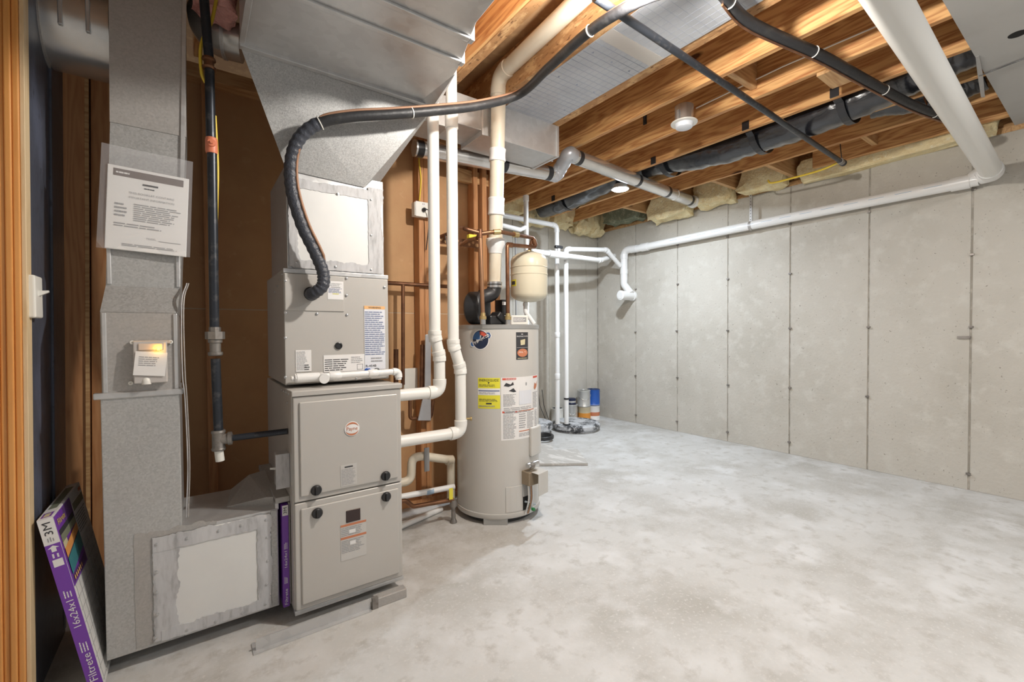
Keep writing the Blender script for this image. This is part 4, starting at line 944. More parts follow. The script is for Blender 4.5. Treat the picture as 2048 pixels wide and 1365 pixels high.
# ================================================================== COPPER WATER LINES
YQ = 2.27
hl = thing('hot_water_line', at(965, 640, Y=YQ), 'bright copper riser on the left of the heater blower with a tee and side branch', 'copper pipe', 'heater water lines')
a = at(966, 640, Y=YQ); b = at(960, 468, Y=YQ)
MB().cyl((a.x, YQ, HZ1), (a.x, YQ, HZ1+.035), .017).build('nipple', 'steel', hl, True)
MB().lathe((a.x, YQ, HZ1+.03), [(.021, 0), (.021, .018), (.016, .022), (.015, .04)], 12).build('union', 'brass', hl, True)
MB().cyl((a.x, YQ, HZ1+.05), b, .0125).build('riser', 'copper_bright', hl, True)
MB().lathe(b-V((0, 0, .025)), [(.0155, 0), (.0155, .05)], 16).build('tee', 'copper', hl, True)
MB().sweep(fillet([b+V((0, 0, .005)), at(930, 458, Y=YQ+.03), at(922, 456, Y=YQ+.12)], .02), .0125, 14).build('branch', 'copper', hl, True)
MB().sweep(fillet([at(922, 490, Y=2.75), at(938, 480, Y=2.5), b-V((.0, -.03, .02)), b], .02), .0125, 14).build('back_branch', 'copper', hl, True)
p = at(944, 474, Y=2.46); MB().box(p-V((.03, .016, .012)), p+V((.03, .016, .012))).build('yellow_tag', 'yellow_tag', hl, bevel=.003)
clx = thing('cold_water_line', at(1016, 640, Y=YQ), 'brown copper line looping from the heater to the cream expansion tank', 'copper pipe', 'heater water lines')
EC = at(1058, 552, Y=2.45); EC = V((EC.x, EC.y, 0)); EZT = at(1058, 503, Y=2.45).z; EZB = at(1058, 605, Y=2.45).z
a = at(1016, 640, Y=YQ); c1 = at(1016, 490, Y=YQ)
MB().cyl((a.x, YQ, HZ1), (a.x, YQ, HZ1+.035), .017).build('nipple', 'steel', clx, True)
MB().lathe((a.x, YQ, HZ1+.03), [(.021, 0), (.021, .018), (.016, .022), (.015, .04)], 12).build('union', 'brass', clx, True)
top = V((EC.x, EC.y, EZT))
up1 = at(1062, 474, Y=2.45)
run = [V((a.x, YQ, HZ1+.05)), V((a.x-.002, YQ, c1.z)), at(1072, 495, Y=2.36), at(1066, 476, Y=2.36), at(1000, 464, Y=2.235), b+V((.055, -.02, .012)), b+V((.0, .0, .0))]
MB().sweep(fillet(run, .022, 5), .0125, 14).build('loop', 'copper', clx, True)
for k, (i, j, t) in enumerate(((1, 2, .08), (2, 3, .5), (4, 5, .3), (3, 4, .55))):
    q = run[i].lerp(run[j], t); dd = (run[j]-run[i]).normalized()
    MB().cyl(q-dd*.022, q+dd*.022, .0165 if k < 3 else .018, seg=14).build('fitting', 'brass' if k >= 2 else 'copper', clx, True)
MB().cyl((EC.x, EC.y, EZT-.01), at(1064, 478, Y=2.43), .011).build('tank_nipple', 'copper', clx, True)
et = thing('expansion_tank', (EC.x, EC.y, EZB), 'cream domed expansion tank hanging beside the heater blower', 'expansion tank')
er_ = .128; hh = EZT-EZB
MB().lathe((EC.x, EC.y, EZB), [(.012, .0), (.05, .004), (.095, .016), (.120, .036), (er_, .055), (er_, hh*.52), (er_+.003, hh*.525), (er_+.003, hh*.545), (er_, hh*.55), (er_, hh*.66), (er_+.004, hh*.67), (er_, hh*.68), (er_, hh-.07), (.118, hh-.045), (.09, hh-.022), (.045, hh-.006), (.012, hh)], 48).build('tank_body', 'tank_cream', et, True)
MB().lathe((EC.x, EC.y, EZT-.006), [(.02, 0), (.02, .012)], 16).build('top_boss', 'brass', et, True)
ang = lambda a, b, n: V((EC.x, EC.y, 0)) + (e0*cos(a/er_+(-1.05))+er*sin(a/er_+(-1.05)))*(er_+n)+V((0, 0, b))
label(et, sub(ang, 0, EZB+hh*.36), .06, .045, 'yellow_tag', [('rect', 'ink', -.02, -.012, .02, .012)])
# relief drain tube below the tank
rt = thing('relief_tube', at(1052, 640, Y=2.5), 'white plastic relief tube curving over the heater rim', 'drain pipe')
MB().sweep(fillet([at(1051, 602, Y=2.47), at(1051, 624, Y=2.47), at(1068, 648, Y=2.44)], .03), .015, 16).build('tube', 'pvc_white', rt, True)
MB().lathe(at(1051, 612, Y=2.47), [(.018, 0), (.018, .02)], 16).build('coupling', 'pvc_white', rt, True)

# copper on the stud wall behind
def tube(name, pts, r, m, label_, cat, group=None, R=.03, seg=12):
    return tag(MB().sweep(fillet(pts, R, 5), r, seg).build(name, m, None, True), label_, cat, group)
yw = YS-.02
GW = 'copper pipes on the stud wall'
tube('copper_pipe', [at(772, 566, Y=yw), at(850, 571, Y=yw), at(903, 574, Y=yw)], .0135, 'copper', 'horizontal dark copper pipe on the stud wall right of the coil case', 'copper pipe', GW)
tube('copper_pipe', [at(806, 570, Y=yw), at(806, 770, Y=yw)], .0125, 'copper', 'copper pipe dropping from the horizontal line behind the furnace vents', 'copper pipe', GW)
o = tube('capped_copper_stub', [at(792, 699, Y=yw), at(792, 780, Y=yw)], .016, 'copper', 'short capped copper stub standing behind the condensate elbow', 'copper pipe', GW)
o = tube('capped_copper_stub', [at(845, 690, Y=yw), at(843, 790, Y=yw)], .0165, 'copper', 'short capped copper stub standing beside the foil sleeve', 'copper pipe', GW)
tube('copper_pipe', [at(820, 800, Y=yw), at(820, 838, Y=yw), at(862, 836, Y=yw), at(866, 800, Y=yw)], .0125, 'copper', 'u-shaped copper loop under the higher furnace vent', 'copper pipe', GW, .025)
tag(MB().prism([at(*q, Y=yw-.05) for q in ((851, 670), (862, 668), (862, 842), (836, 842), (850, 780))], (0, .012, 0)).build('foil_sleeve', 'foil', None, False, .003), 'crinkled foil strip hanging on the stud behind the furnace vents', 'foil strip')
tag(MB().box(at(808, 738, Y=YS+.05), at(832, 785, Y=YS+.08)).build('white_backing_board', 'white_plastic', None, False, .002), 'small pale board fixed to the drywall behind the copper stub', 'board')
ps = thing('pipe_strap', at(915, 480, Y=2.78), 'perforated copper bracket strap spanning the studs behind the furnace vents', 'bracket')
a = at(878, 478, Y=2.80); b = at(965, 497, Y=2.80)
MB().box((a.x, 2.80, b.z-.004), (b.x, 2.806, b.z+.05)).build('strap', 'copper', ps, bevel=.001, seg=1)
for i in range(11):
    x = a.x+(b.x-a.x)*(i+.5)/11
    MB().lathe((x, 2.7995, b.z+(.016 if i % 2 else .032)), [(.010 if i % 3 else .014, 0), (.010 if i % 3 else .014, .0006)], 16, (0, -1, 0)).build('hole', 'drywall_paper', ps)
wv = thing('stop_valve', at(890, 470, Y=2.78), 'dark copper stub with a stop valve on the strap behind the furnace vents', 'valve')
MB().sweep([at(880, 474, Y=2.8), at(898, 467, Y=2.72)], .012, 12).build('stub', 'copper', wv, True)
MB().sweep([at(897, 462, Y=2.72), at(897, 474, Y=2.72)], .012, 12).build('valve_end', 'black_iron', wv, True)
MB().sweep(fillet([at(890, 470, Y=2.74), at(894, 490, Y=2.73), at(897, 535, Y=2.72)], .03), .003, 8).build('cord', 'black_plastic', wv, True)
# outlet box on the stud
oy = YS-.045
ob = thing('outlet_box', at(838, 432, Y=oy), 'white outlet box with a black plug on the stud right of the plenum', 'outlet')
a, q = at(826, 401, Y=oy), at(856, 436, Y=oy)
MB().box((a.x+.012, oy+.002, q.z+.004), (q.x-.004, YS+.01, a.z-.004)).build('box', 'white_plastic', ob, bevel=.003)
MB().box((a.x+.018, oy-.004, q.z), (q.x+.02, oy+.002, a.z)).build('cover_plate', 'white_plastic', ob, bevel=.002)
c = at(847, 409, Y=oy-.005)
for dz in (0, -.038):
    MB().lathe(c+V((0, .002, dz)), [(.015, 0), (.015, .0015)], 20, (0, -1, 0)).build('receptacle', 'white_paper', ob)
    for dx in (-.005, .005): MB().box(c+V((dx-.0012, -.001, dz-.003)), c+V((dx+.0012, .001, dz+.006))).build('slot', 'ink', ob)
MB().lathe(c+V((0, -.002, -.038)), [(.014, 0), (.014, .014), (.006, .03)], 16, (0, -1, 0)).build('plug', 'black_plastic', ob, True)
MB().sweep(smoothpath([c+V((0, -.03, -.038)), c+V((.02, -.035, -.05)), c+V((.03, -.02, -.12)), c+V((.03, .03, -.3))]), .0035, 8).build('plug_cord', 'black_plastic', ob, True)
tube('yellow_cable', smoothpath([at(839, 402, Y=YS-.01), at(842, 360, Y=YS-.01), at(838, 320, Y=YS-.01), at(840, 290, Y=YS-.01)]), .005, 'yellow_cable', 'yellow cable running up the stud from the outlet box', 'cable', 'yellow cables', .02, 8)

# ================================================================== GAS LINE AT THE LEFT
YG = 2.10
gl = thing('gas_line', at(436, 905, Y=YG), 'black iron gas line with grey fittings beside the return duct', 'gas pipe')
A = lambda x, y, d=0: at(x, y, Y=YG+d)
MB().cyl(A(437, 862), A(431, 718), .0165).build('lower_pipe', 'black_iron', gl, True)
MB().cyl(A(429, 660), A(424, 300), .0165).build('upper_pipe', 'black_iron', gl, True)
MB().cyl(A(422, 285), A(419, 140), .0165).build('top_pipe', 'black_iron', gl, True)
MB().cyl(A(418, 118), A(405, -40, -.02), .0165).build('ceiling_pipe', 'black_iron', gl, True)
for (x, y, hgt, r) in ((430, 668, .05, .026),):
    c = A(x, y); MB().lathe(c-V((0, 0, .022)), [(.018, -.01), (.018, 0), (.033, .001), (.033, .030), (.020, .031), (.020, .048)], 8).build('union_nut', 'iron_fitting', gl)
MB().lathe(A(431, 712), [(.021, 0), (.025, .004), (.025, .014), (.019, .016), (.019, .05), (.024, .052), (.024, .064), (.020, .066)], 16).build('coupling', 'iron_fitting', gl, True)
t = A(437, 880); dx = at(575, 863, X=FX0-.002)
MB().lathe(t-V((0, 0, .042)), [(.023, 0), (.025, .006), (.022, .012), (.022, .066), (.025, .072), (.023, .08)], 18).build('tee', 'iron_fitting', gl, True)
hd = (V((FX0-.002, dx.y, dx.z))-t).normalized()
MB().lathe(t, [(.021, 0), (.021, .03), (.026, .032), (.026, .045), (.021, .047)], 18, hd).build('tee_branch', 'iron_fitting', gl, True)
MB().cyl(t+hd*.04, V((FX0-.002, dx.y, dx.z)), .0125).build('branch_pipe', 'black_iron', gl, True)
MB().cyl(t-V((0, 0, .04)), t-V((-.004, 0, .085)), .0155).build('drip_cap', 'white_plastic', gl, True)
c = A(423, 292); MB().lathe(c-V((0, 0, .03)), [(.019, 0), (.021, .01), (.021, .05), (.019, .06)], 16).build('valve_body', 'red_handle', gl, True)
MB().lathe(c+V((0, -.02, .004)), [(.014, 0), (.014, .008), (.006, .009), (.006, .016)], 16, (0, -1, 0)).build('valve_handle', 'red_handle', gl, True)
c = A(418, 128); MB().lathe(c-V((0, 0, .022)), [(.022, 0), (.024, .008), (.017, .012), (.017, .032), (.024, .036), (.022, .044)], 16).build('elbow_joint', 'copper', gl, True)
GY = 'yellow cables'
tube('yellow_cable', smoothpath([at(438, -30, Y=2.14), at(424, 40, Y=2.14), at(409, 70, Y=2.13), at(401, 100, Y=2.12), at(403, 145, Y=2.12), at(411, 166, Y=2.13)]), .0062, 'yellow_cable', 'bent yellow cable beside the top of the black gas line', 'cable', GY, .02, 10)
tube('yellow_cable', smoothpath([at(430, 232, Y=2.14), at(435, 330, Y=2.14), at(434, 400, Y=2.14), at(432, 470, Y=2.14)]), .0055, 'yellow_cable', 'straight pale yellow cable behind the red gas valve', 'cable', GY, .02, 10)

# ================================================================== ROUND DUCTS AT THE TOP LEFT
zR = 2.315; yR = 2.30; rR = .148
r1 = thing('round_duct', (-.6, yR, zR-rR), 'shiny round metal duct entering the return drop from the door side', 'duct', 'round ducts')
MB().cyl((-.42, yR, zR), (-.230, yR, zR), rR, seg=40).build('duct_body', 'aluminium', r1, True)
MB().cyl((-.434, yR, zR), (-.405, yR, zR), rR+.008, seg=40).build('collar', 'galvanized_dull', r1, True)
for dx in (-.36, -.29):
    a_ = radians(215); MB().box((dx, yR-rR-.004, zR-.06), (dx+.012, yR-rR+.012, zR+.06)).build('seam_clip', 'galvanized_smooth', r1, bevel=.003)
r2 = thing('round_duct', (.1, 2.3, 2.40), 'short round metal duct elbow meeting the side of the overhead trunk', 'duct', 'round ducts')
MB().sweep(smoothpath([(.075, 2.42, 2.62), (.085, 2.38, 2.54), (.12, 2.36, 2.50), (.20, 2.34, 2.49)]), .078, 28).build('elbow', 'aluminium', r2, True)
MB().cyl((.13, 2.357, 2.497), (.142, 2.354, 2.496), .083, seg=28).build('crimp_ring', 'galvanized_smooth', r2, True)
batt((.035, 2.17, 2.50), (.165, 2.25, 2.82), 'insulation_pink', 'fuzzy pink fibreglass bulging above the short round duct', 'pink insulation', 21, .05)

# ================================================================== BRANCH DUCT UNDER THE FOIL BAY
bd = thing('branch_duct', (1.7, 2.46, 2.40), 'boxy galvanized branch duct crossing under the joists behind the heater vent', 'duct')
MB().box((1.46, 2.335, 2.405), (2.075, 2.60, 2.618)).build('end_box', 'galvanized_smooth', bd, bevel=.002)
MB().box((2.06, 2.325, 2.40), (2.078, 2.605, 2.612)).build('end_cap', 'galvanized_smooth', bd, bevel=.002)
MB().box((1.455, 2.328, 2.40), (1.472, 2.60, 2.612)).build('drive_cleat', 'galvanized_smooth', bd, bevel=.003)
MB().box((1.23, 2.34, 2.43), (1.458, 2.595, 2.612)).build('inner_box', 'galvanized_smooth', bd, bevel=.002)
MB().box((1.0, 2.36, 2.40), (1.24, 2.585, 2.58)).build('take_off', 'galvanized_dull', bd, bevel=.002)
screws(bd, [at(1104, 322, Z=2.4045)], (0, 0, -1), .006)

# ================================================================== BANDED METAL VENT
vr = .053
mv = thing('dryer_vent', at(1100, 350, Z=2.44), 'silver metal vent pipe with black tape bands crossing below the joists', 'vent pipe')
za = 2.36
m0, m1 = V((1.16, 2.66, za)), None
p0 = at(828, 296, Y=2.70); p1 = at(1103, 348, Y=2.66)
q0 = at(1145, 312, Z=2.53); q1 = at(1384, 403, X=4.40)
MB().cyl(p0, p1, vr, seg=28).build('first_run', 'aluminium', mv, True)
dd = (p1-p0).normalized(); ee = (q1-q0).normalized()
MB().sweep(smoothpath([p1-dd*.01, p1+dd*.045, p1.lerp(q0, .5)+V((.02, .03, -.0)), q0-ee*.045, q0+ee*.01], 8), [vr*(1.0+.045*((i//2) % 2)) for i in range(33)], 22).build('elbow', 'foil', mv, True)
MB().cyl(q0, q1, vr, seg=28).build('second_run', 'aluminium', mv, True)
for (s_, e_, ts) in ((p0, p1, (.03, .60, .965)), (q0, q1, (.03, .45, .72, .965))):
    for t_ in ts:
        c = s_.lerp(e_, t_); d_ = (e_-s_).normalized(); MB().cyl(c-d_*.022, c+d_*.022, vr+.0015, seg=28).build('tape_band', 'black_tape', mv, True)
sd = ee.cross(V((0, 0, 1))).normalized()
MB().cyl(q0.lerp(q1, .2)-sd*.03-V((0, 0, .0445)), q0.lerp(q1, .97)-sd*.03-V((0, 0, .0445)), .003, seg=6).build('lap_seam', 'galvanized_dull', mv, True)
MB().lathe(q1, [(vr+.006, 0), (vr+.012, .01), (vr+.012, .04)], 28, ee).build('wall_collar', 'white_plastic', mv, True)
c = q0.lerp(q1, .80); MB().lathe(c, [(vr+.003, 0), (vr+.003, .008)], 28, ee).build('wire_hanger', 'white_plastic', mv, True)

# ================================================================== FLEXIBLE DUCT IN THE JOIST BAY
def flex(pts, r, seed, name, parent, n=14):
    P = smoothpath(pts, n); rs = []
    mb = MB(); mb.sweep(P, [r*(1+.025*sin(i*2.3)+.03*noise.noise(V((i*.35, seed, 0)))) for i in range(len(P))], 28)
    for v in mb.v: v += noise.noise_vector(v*14+V((seed, 0, 0)))*.010
    return mb.build(name, 'flex_plastic', parent, True)
fx = thing('flex_duct', (3.46, 2.0, 2.58), 'black plastic insulated flexible duct slung between two joists', 'flexible duct')
flex([(3.44, 4.14, 2.68), (3.44, 3.6, 2.685), (3.44, 3.0, 2.738), (3.44, 2.75, 2.74), (3.44, 2.45, 2.718), (3.44, 2.0, 2.645), (3.445, 1.6, 2.635), (3.445, 1.2, 2.64), (3.445, .85, 2.68), (3.445, .60, 2.72), (3.445, .30, 2.735)], .118, 3, 'duct_sleeve', fx, 12)
for (y, z) in ((3.70, 2.685), (2.40, 2.69), (1.62, 2.635), (1.08, 2.65)):
    mb = MB(); R_ = .126; pr_ = [(3.262, ZJ+.05, 0)]
    q = [V((3.258, y, ZJ+.02)), V((3.258, y, ZJ-.005))] + [V((3.455+R_*1.35*cos(a), y, z+R_*sin(a))) for a in [radians(200+14*i) for i in range(11)]]
    q = [V((min(max(p.x, 3.252), 3.64), p.y, p.z)) for p in q]
    for i in range(len(q)-1): mb.obox(q[i]-V((0, .022, 0)), (q[i+1]-q[i]).normalized(), (0, 1, 0), ((q[i+1]-q[i]).cross(V((0, 1, 0)))).normalized(), (q[i+1]-q[i]).length+.002, .044, .002)
    mb.build('strap', 'black_tape', fx)
    MB().box((3.212, y-.024, ZJ+.0), (3.2205, y+.024, ZJ+.06)).build('strap_end', 'black_tape', fx, bevel=.002)
fx2 = thing('flex_duct', (3.8, .7, 2.5), 'wrinkled black flexible duct stub dropping behind the big white drain pipe', 'flexible duct')
flex([(3.765, 1.04, 2.72), (3.80, .90, 2.70), (3.86, .78, 2.70), (3.91, .66, 2.71), (3.915, .54, 2.73)], .09, 9, 'duct_sleeve', fx2, 10)

# ================================================================== BLACK IRON PIPE AND REFRIGERANT LINES OVERHEAD
ip = thing('iron_pipe', at(1685, 325, Z=2.585), 'long straight black iron gas pipe hung under the joists', 'gas pipe')
zI = 2.490
i0, i1 = at(1190, -5, Z=zI), at(1686, 326, Z=zI)
MB().cyl(i0, i1, .0165).build('pipe', 'black_iron', ip, True)
d_ = (i1-i0).normalized()
MB().cyl(i1-d_*.07, i1-d_*.02, .022).build('coupling', 'iron_fitting', ip, True)
MB().lathe(i1-d_*.02, [(.021, 0), (.024, .006), (.024, .03), (.018, .036)], 16, d_).build('end_cap', 'black_iron', ip, True)
MB().cyl(i1-d_*.03+V((0, .0, .02)), i1-d_*.03+V((0, .02, .25)), .003, seg=6).build('hanger_rod', 'black_iron', ip)
tube('gas_connector', smoothpath([i1-d_*.05, i1+V((.02, .16, -.005)), i1+V((.05, .38, -.0)), i1+V((.07, .55, .01)), i1+V((.1, .60, .05))]), .008, 'yellow_cable', 'yellow coated gas connector running from the iron pipe into the insulation', 'gas connector', None, .02, 10)

# insulated refrigerant line: one long hose from the coil to the far wall
zh = 2.50
hosepts = [at(622, 588, Y=YC-.004), at(626, 588, Y=YC-.075), at(645, 572, Y=YC-.10), at(646, 545, Y=YC-.09), at(630, 505, Y=2.05), at(604, 450, Y=2.05), at(584, 380, Y=2.06), at(583, 320, Y=2.05), at(600, 275, Y=2.02), at(640, 246, Y=1.98),
           at(700, 234, Y=1.95), at(780, 229, Y=1.93), at(868, 222, Y=1.92), at(960, 211, Y=1.93), at(1040, 188, Y=1.90), at(1100, 133, Z=2.44), at(1180, 62, Z=2.44), at(1275, 4, Z=2.44), V((1.50, 1.04, 2.49)), V((1.62, 1.01, 2.555))]
H = smoothpath(hosepts, 8)
rl = thing('refrigerant_line', at(622, 588, Y=YC), 'thick black foam-wrapped refrigerant hose looping from the coil case under the trunk', 'refrigerant line')
n1 = 8*9
hb = MB(); rs = [.0255+.0016*sin(i*1.9) for i in range(n1+1)]; hb.sweep(smoothpath(H[:n1+1:1], 2), [.0255+.0014*sin(i*1.35) for i in range(2*n1+1)], 18).build('ribbed_wrap', 'hose_ribbed', rl, True)
hb = MB().sweep(H[n1:], .0215, 16).build('foam_sleeve', 'black_rubber', rl, True)
MB().lathe(at(622, 588, Y=YC-.002), [(.031, 0), (.031, .006), (.026, .010)], 24, (0, -1, 0)).build('grommet', 'black_rubber', rl, True)
for k in (n1, n1+20, n1+56):
    if k < len(H)-1:
        d_ = (H[k+1]-H[k-1]).normalized(); MB().ring(H[k]-d_*.002, H[k]+d_*.002, .0245 if k > n1 else .028, .020, 18).build('cable_tie', 'white_plastic', rl, True)
# bare liquid line alongside
off = [p+V((.020, -.018, .012)) for p in H[30:n1]] + [p+V((0, -.012, .021)) for p in H[n1:]]
off = [at(652, 560, Y=YC-.05), at(652, 545, Y=YC-.07)] + off
MB().sweep(off, .0062, 10).build('liquid_line', 'copper_dull', rl, True)['label'] = 'thin bare copper liquid line'
# second stretch to the far wall
h2 = smoothpath([(1.632, 1.008, 2.556), (1.75, .985, 2.56), at(1500, 45, Z=2.56), at(1640, 110, Z=2.53), at(1740, 165, Z=2.50), at(1830, 212, Z=2.495), at(1925, 246, Z=2.50)], 10)
rl2 = thing('refrigerant_line', h2[-1], 'dusty black foam-wrapped line crossing under the joists toward the concrete wall', 'refrigerant line')
MB().sweep(h2, .024, 16).build('foam_sleeve', 'black_rubber', rl2, True)
for k in (14, 29, 43, 54):
    d_ = (h2[k+1]-h2[k-1]).normalized(); MB().ring(h2[k]-d_*.002, h2[k]+d_*.002, .0265, .022, 18).build('cable_tie', 'white_plastic', rl2, True)
MB().sweep([p+V((0, .012, -.026)) for p in h2[12:]], .005, 8).build('liquid_line', 'copper', rl2, True)
for (x_, y_) in ((1848, 195), (1900, 250)):
    p = at(x_, y_, Z=ZJ-.002); MB().cyl(p, p-V((.03, .02, .06)), .004, seg=8).build('pipe_hook', 'copper', rl2, True)

# ================================================================== BIG WHITE DRAIN PIPE AND WALL DRAIN
XP = 4.565
bp = thing('waste_pipe', (XP, .58, 2.3), 'large white plastic waste pipe crossing overhead to the concrete wall', 'waste pipe', 'white drain pipes')
eb = at(1984, 345, X=XP-.02)
s0 = V((1.55, .50, 2.355)); s1 = V((eb.x, eb.y, eb.z))
w0 = at(1958, 359, X=XP); w1 = at(1262, 500, X=XP)
dbig = (s1-s0).normalized()
MB().cyl(s0, s1-dbig*.05, .0585, seg=32).build('pipe', 'pvc', bp, True)
dw_ = (w1-w0).normalized()
MB().sweep(smoothpath([s1-dbig*.10, s1-dbig*.05, s1+dbig*.0+dw_*.012, s1+dbig*.02+dw_*.07, w0+dw_*.02], 5), [.0640]*5+[.066]*5+[.064]*5+[.055]*5+[.050], 28).build('elbow', 'pvc_white', bp, True)
wd = thing('wall_drain', at(1248, 600, X=XP), 'white plastic drain line sloping along the concrete wall to a cleanout tee', 'waste pipe', 'white drain pipes')
MB().cyl(w0, w1, .0435, seg=24).build('long_run', 'pvc_white', wd, True)
for t_ in (.03, .93): c = w0.lerp(w1, t_); MB().cyl(c-dw_*.05, c+dw_*.05, .0505, seg=24).build('coupling', 'pvc_white', wd, True)
pr_ = MB()
for k in range(14):
    t_ = .06+.055*k; c = w0.lerp(w1, t_); pr_.obox(c+V((-.0437, 0, .002)), dw_, (0, 0, 1), (-1, 0, 0), .10, .003, .0006)
pr_.build('printed_marking', 'pvc_ink', wd)['kind'] = 'stuff'
wv0 = V((XP, w1.y+.0, w1.z)); z1_ = at(1248, 562, X=XP).z; z2_ = at(1256, 588, X=XP).z
yv = at(1248, 540, X=XP).y; yt = at(1262, 590, X=XP).y
MB().sweep(fillet([w1-dw_*.1, V((XP, yv, at(1250, 500, X=XP).z)), V((XP, yv, z1_))], .09, 8), .047, 24).build('elbow', 'pvc_white', wd, True)
MB().cyl((XP, yv, at(1248, 512, X=XP).z), (XP, yv, z1_), .0435, seg=24).build('drop', 'pvc_white', wd, True)
for zz in (at(1248, 514, X=XP).z, at(1248, 544, X=XP).z): MB().cyl((XP, yv, zz-.03), (XP, yv, zz+.03), .051, seg=24).build('coupling', 'pvc_white', wd, True)
MB().sweep(fillet([V((XP, yv, z1_+.01)), V((XP, yv, z1_-.05)), V((XP, yt, z2_))], .08), .046, 22).build('offset_bend', 'pvc_white', wd, True)
ct = at(1258, 592, X=XP)
MB().cyl((XP-.16, ct.y, ct.z), (XW-.002, ct.y, ct.z), .058, seg=28).build('cleanout_tee', 'pvc_white', wd, True)
MB().lathe((XP-.16, ct.y, ct.z), [(.061, -.02), (.061, .006), (.058, .008), (.045, .008), (.043, .012), (.01, .012)], 28, (-1, 0, 0)).build('cleanout_plug', 'pvc_white', wd, True)
MB().cyl((XW-.03, ct.y, ct.z), (XW-.002, ct.y, ct.z), .066, seg=28).build('wall_flange', 'pvc_white', wd, True)
# strap hanging the long run
hs = at(1502, 452, X=XP); hg = thing('hanger_strap', (XP, hs.y, hs.z), 'perforated metal strap hanging the white wall drain from a joist block', 'hanger')
MB().box((XP-.008, hs.y-.012, hs.z+.04), (XP-.005, hs.y+.012, ZJ-.0)).build('strap', 'galvanized_dull', hg)
MB().ring((XP, hs.y-.012, hs.z), (XP, hs.y+.012, hs.z), .0465, .0438, 24).build('strap_loop', 'galvanized_dull', hg, True)
for i in range(9): MB().lathe((XP-.0085, hs.y, hs.z+.06+.03*i), [(.004, 0), (.004, .0005)], 8, (-1, 0, 0)).build('strap_hole', 'dark_hole', hg)

# ================================================================== SUMP, ITS PIPES AND THE STANDPIPE
SC = V((3.78, 3.945, 0)); SR = .288
sp_ = thing('sump_pit', SC, 'round black sump pit cover with dried white smears in the back corner', 'sump pit')
MB().lathe(SC, [(SR-.03, 0), (SR-.03, .03), (SR, .032), (SR+.004, .045), (SR+.004, .075), (SR-.008, .088), (SR-.03, .09), (.02, .094)], 56).build('lid', 'lid_black', sp_, True)
MB().lathe(SC+V((0, 0, .088)), [(SR-.02, 0), (SR-.02, .006), (SR-.05, .006), (SR-.05, 0)], 56).build('rim_ring', 'lid_black', sp_, True)
P1 = at(1133, 850, Z=.09); P1 = V((P1.x, P1.y, .09)); P2 = at(1115, 848, Z=.09); P2 = V((P2.x, P2.y, .09))
GS = 'sump pipes in the corner'
s1_ = thing('sump_discharge_pipe', P1, 'white plastic sump pipe turning toward the wall drain, black band near its foot', 'drain pipe', GS)
z5 = at(1135, 498, X=P1.x).z
def AY(px, py, Y): return at(px, py, Y=Y)
pa = AY(1214, 500, 4.20); pb = at(1246, 543, X=XP-.03)
pa2 = V((4.43, P1.y, z5-.01)); 
piperun(s1_, [P1, V((P1.x, P1.y, z5)), at(1213, 500, Y=P1.y-.02), at(1240, 532, X=XP-.05)], .028, 'pvc_white', R=.05, bell=1.2)
MB().lathe(P1+V((0, 0, .30)), [(.031, 0), (.031, .02)], 20).build('black_band', 'black_tape', s1_, True)
MB().lathe(P1-V((0, 0, .0)), [(.046, 0), (.046, .012)], 20).build('rubber_grommet', 'black_rubber', s1_, True)
s2_ = thing('sump_discharge_pipe', P2, 'white plastic sump pipe rising straight to the joists and elbowing left', 'drain pipe', GS)
zt_ = at(1117, 452, Y=P2.y).z
piperun(s2_, [P2, V((P2.x, P2.y, zt_)), at(985, 427, Y=P2.y), at(940, 418, Y=P2.y)], .028, 'pvc_white', R=.06, couplings=((0, .24, .07), (0, .45, .06)), bell=1.18)
sl = thing('side_drain_pipe', at(1075, 508, Y=3.9), 'white plastic side drain with a black valve knob joining the wall drain', 'drain pipe', GS)
k0, k1, k2 = at(1062, 503, Y=3.70), at(1200, 521, Y=3.90), at(1228, 512, Y=3.98)
piperun(sl, [k0, k1, k2], .030, 'pvc_white', R=.05, bell=1.18)
MB().cyl(k0.lerp(k1, .22), k0.lerp(k1, .46), .040).build('check_valve', 'pvc_white', sl, True)
c = k0.lerp(k1, .36); MB().cyl(c+V((0, 0, .03)), c+V((0, 0, .07)), .018).build('valve_stem', 'pvc_white', sl, True)
MB().box(c+V((-.055, -.02, .07)), c+V((.055, .02, .105))).build('valve_knob', 'black_plastic', sl, bevel=.012)
vp = thing('standpipe', at(1052, 520, Y=3.6), 'thin white standpipe rising to a joist behind the expansion tank', 'drain pipe', GS)
q = at(1052, 391, Z=ZJ); YQ_ = q.y; a = q.copy()
MB().cyl((q.x, YQ_, 0), (q.x, YQ_, ZJ-.001), .026).build('pipe', 'pvc', vp, True)
MB().cyl((q.x, YQ_, a.z-.06), (q.x, YQ_, a.z-.005), .031).build('coupling', 'pvc_white', vp, True)
e1_ = at(1046, 457, Y=YQ_); MB().sweep([(q.x, YQ_, e1_.z+.02), at(1040, 460, Y=YQ_), at(985, 446, Y=YQ_)], .024, 16).build('side_branch', 'pvc_white', vp, True)
MB().cyl((q.x+.08, YQ_+.3, .9), (q.x+.08, YQ_+.3, e1_.z+.05), .008, seg=10).build('conduit', 'grey_plastic', vp, True)

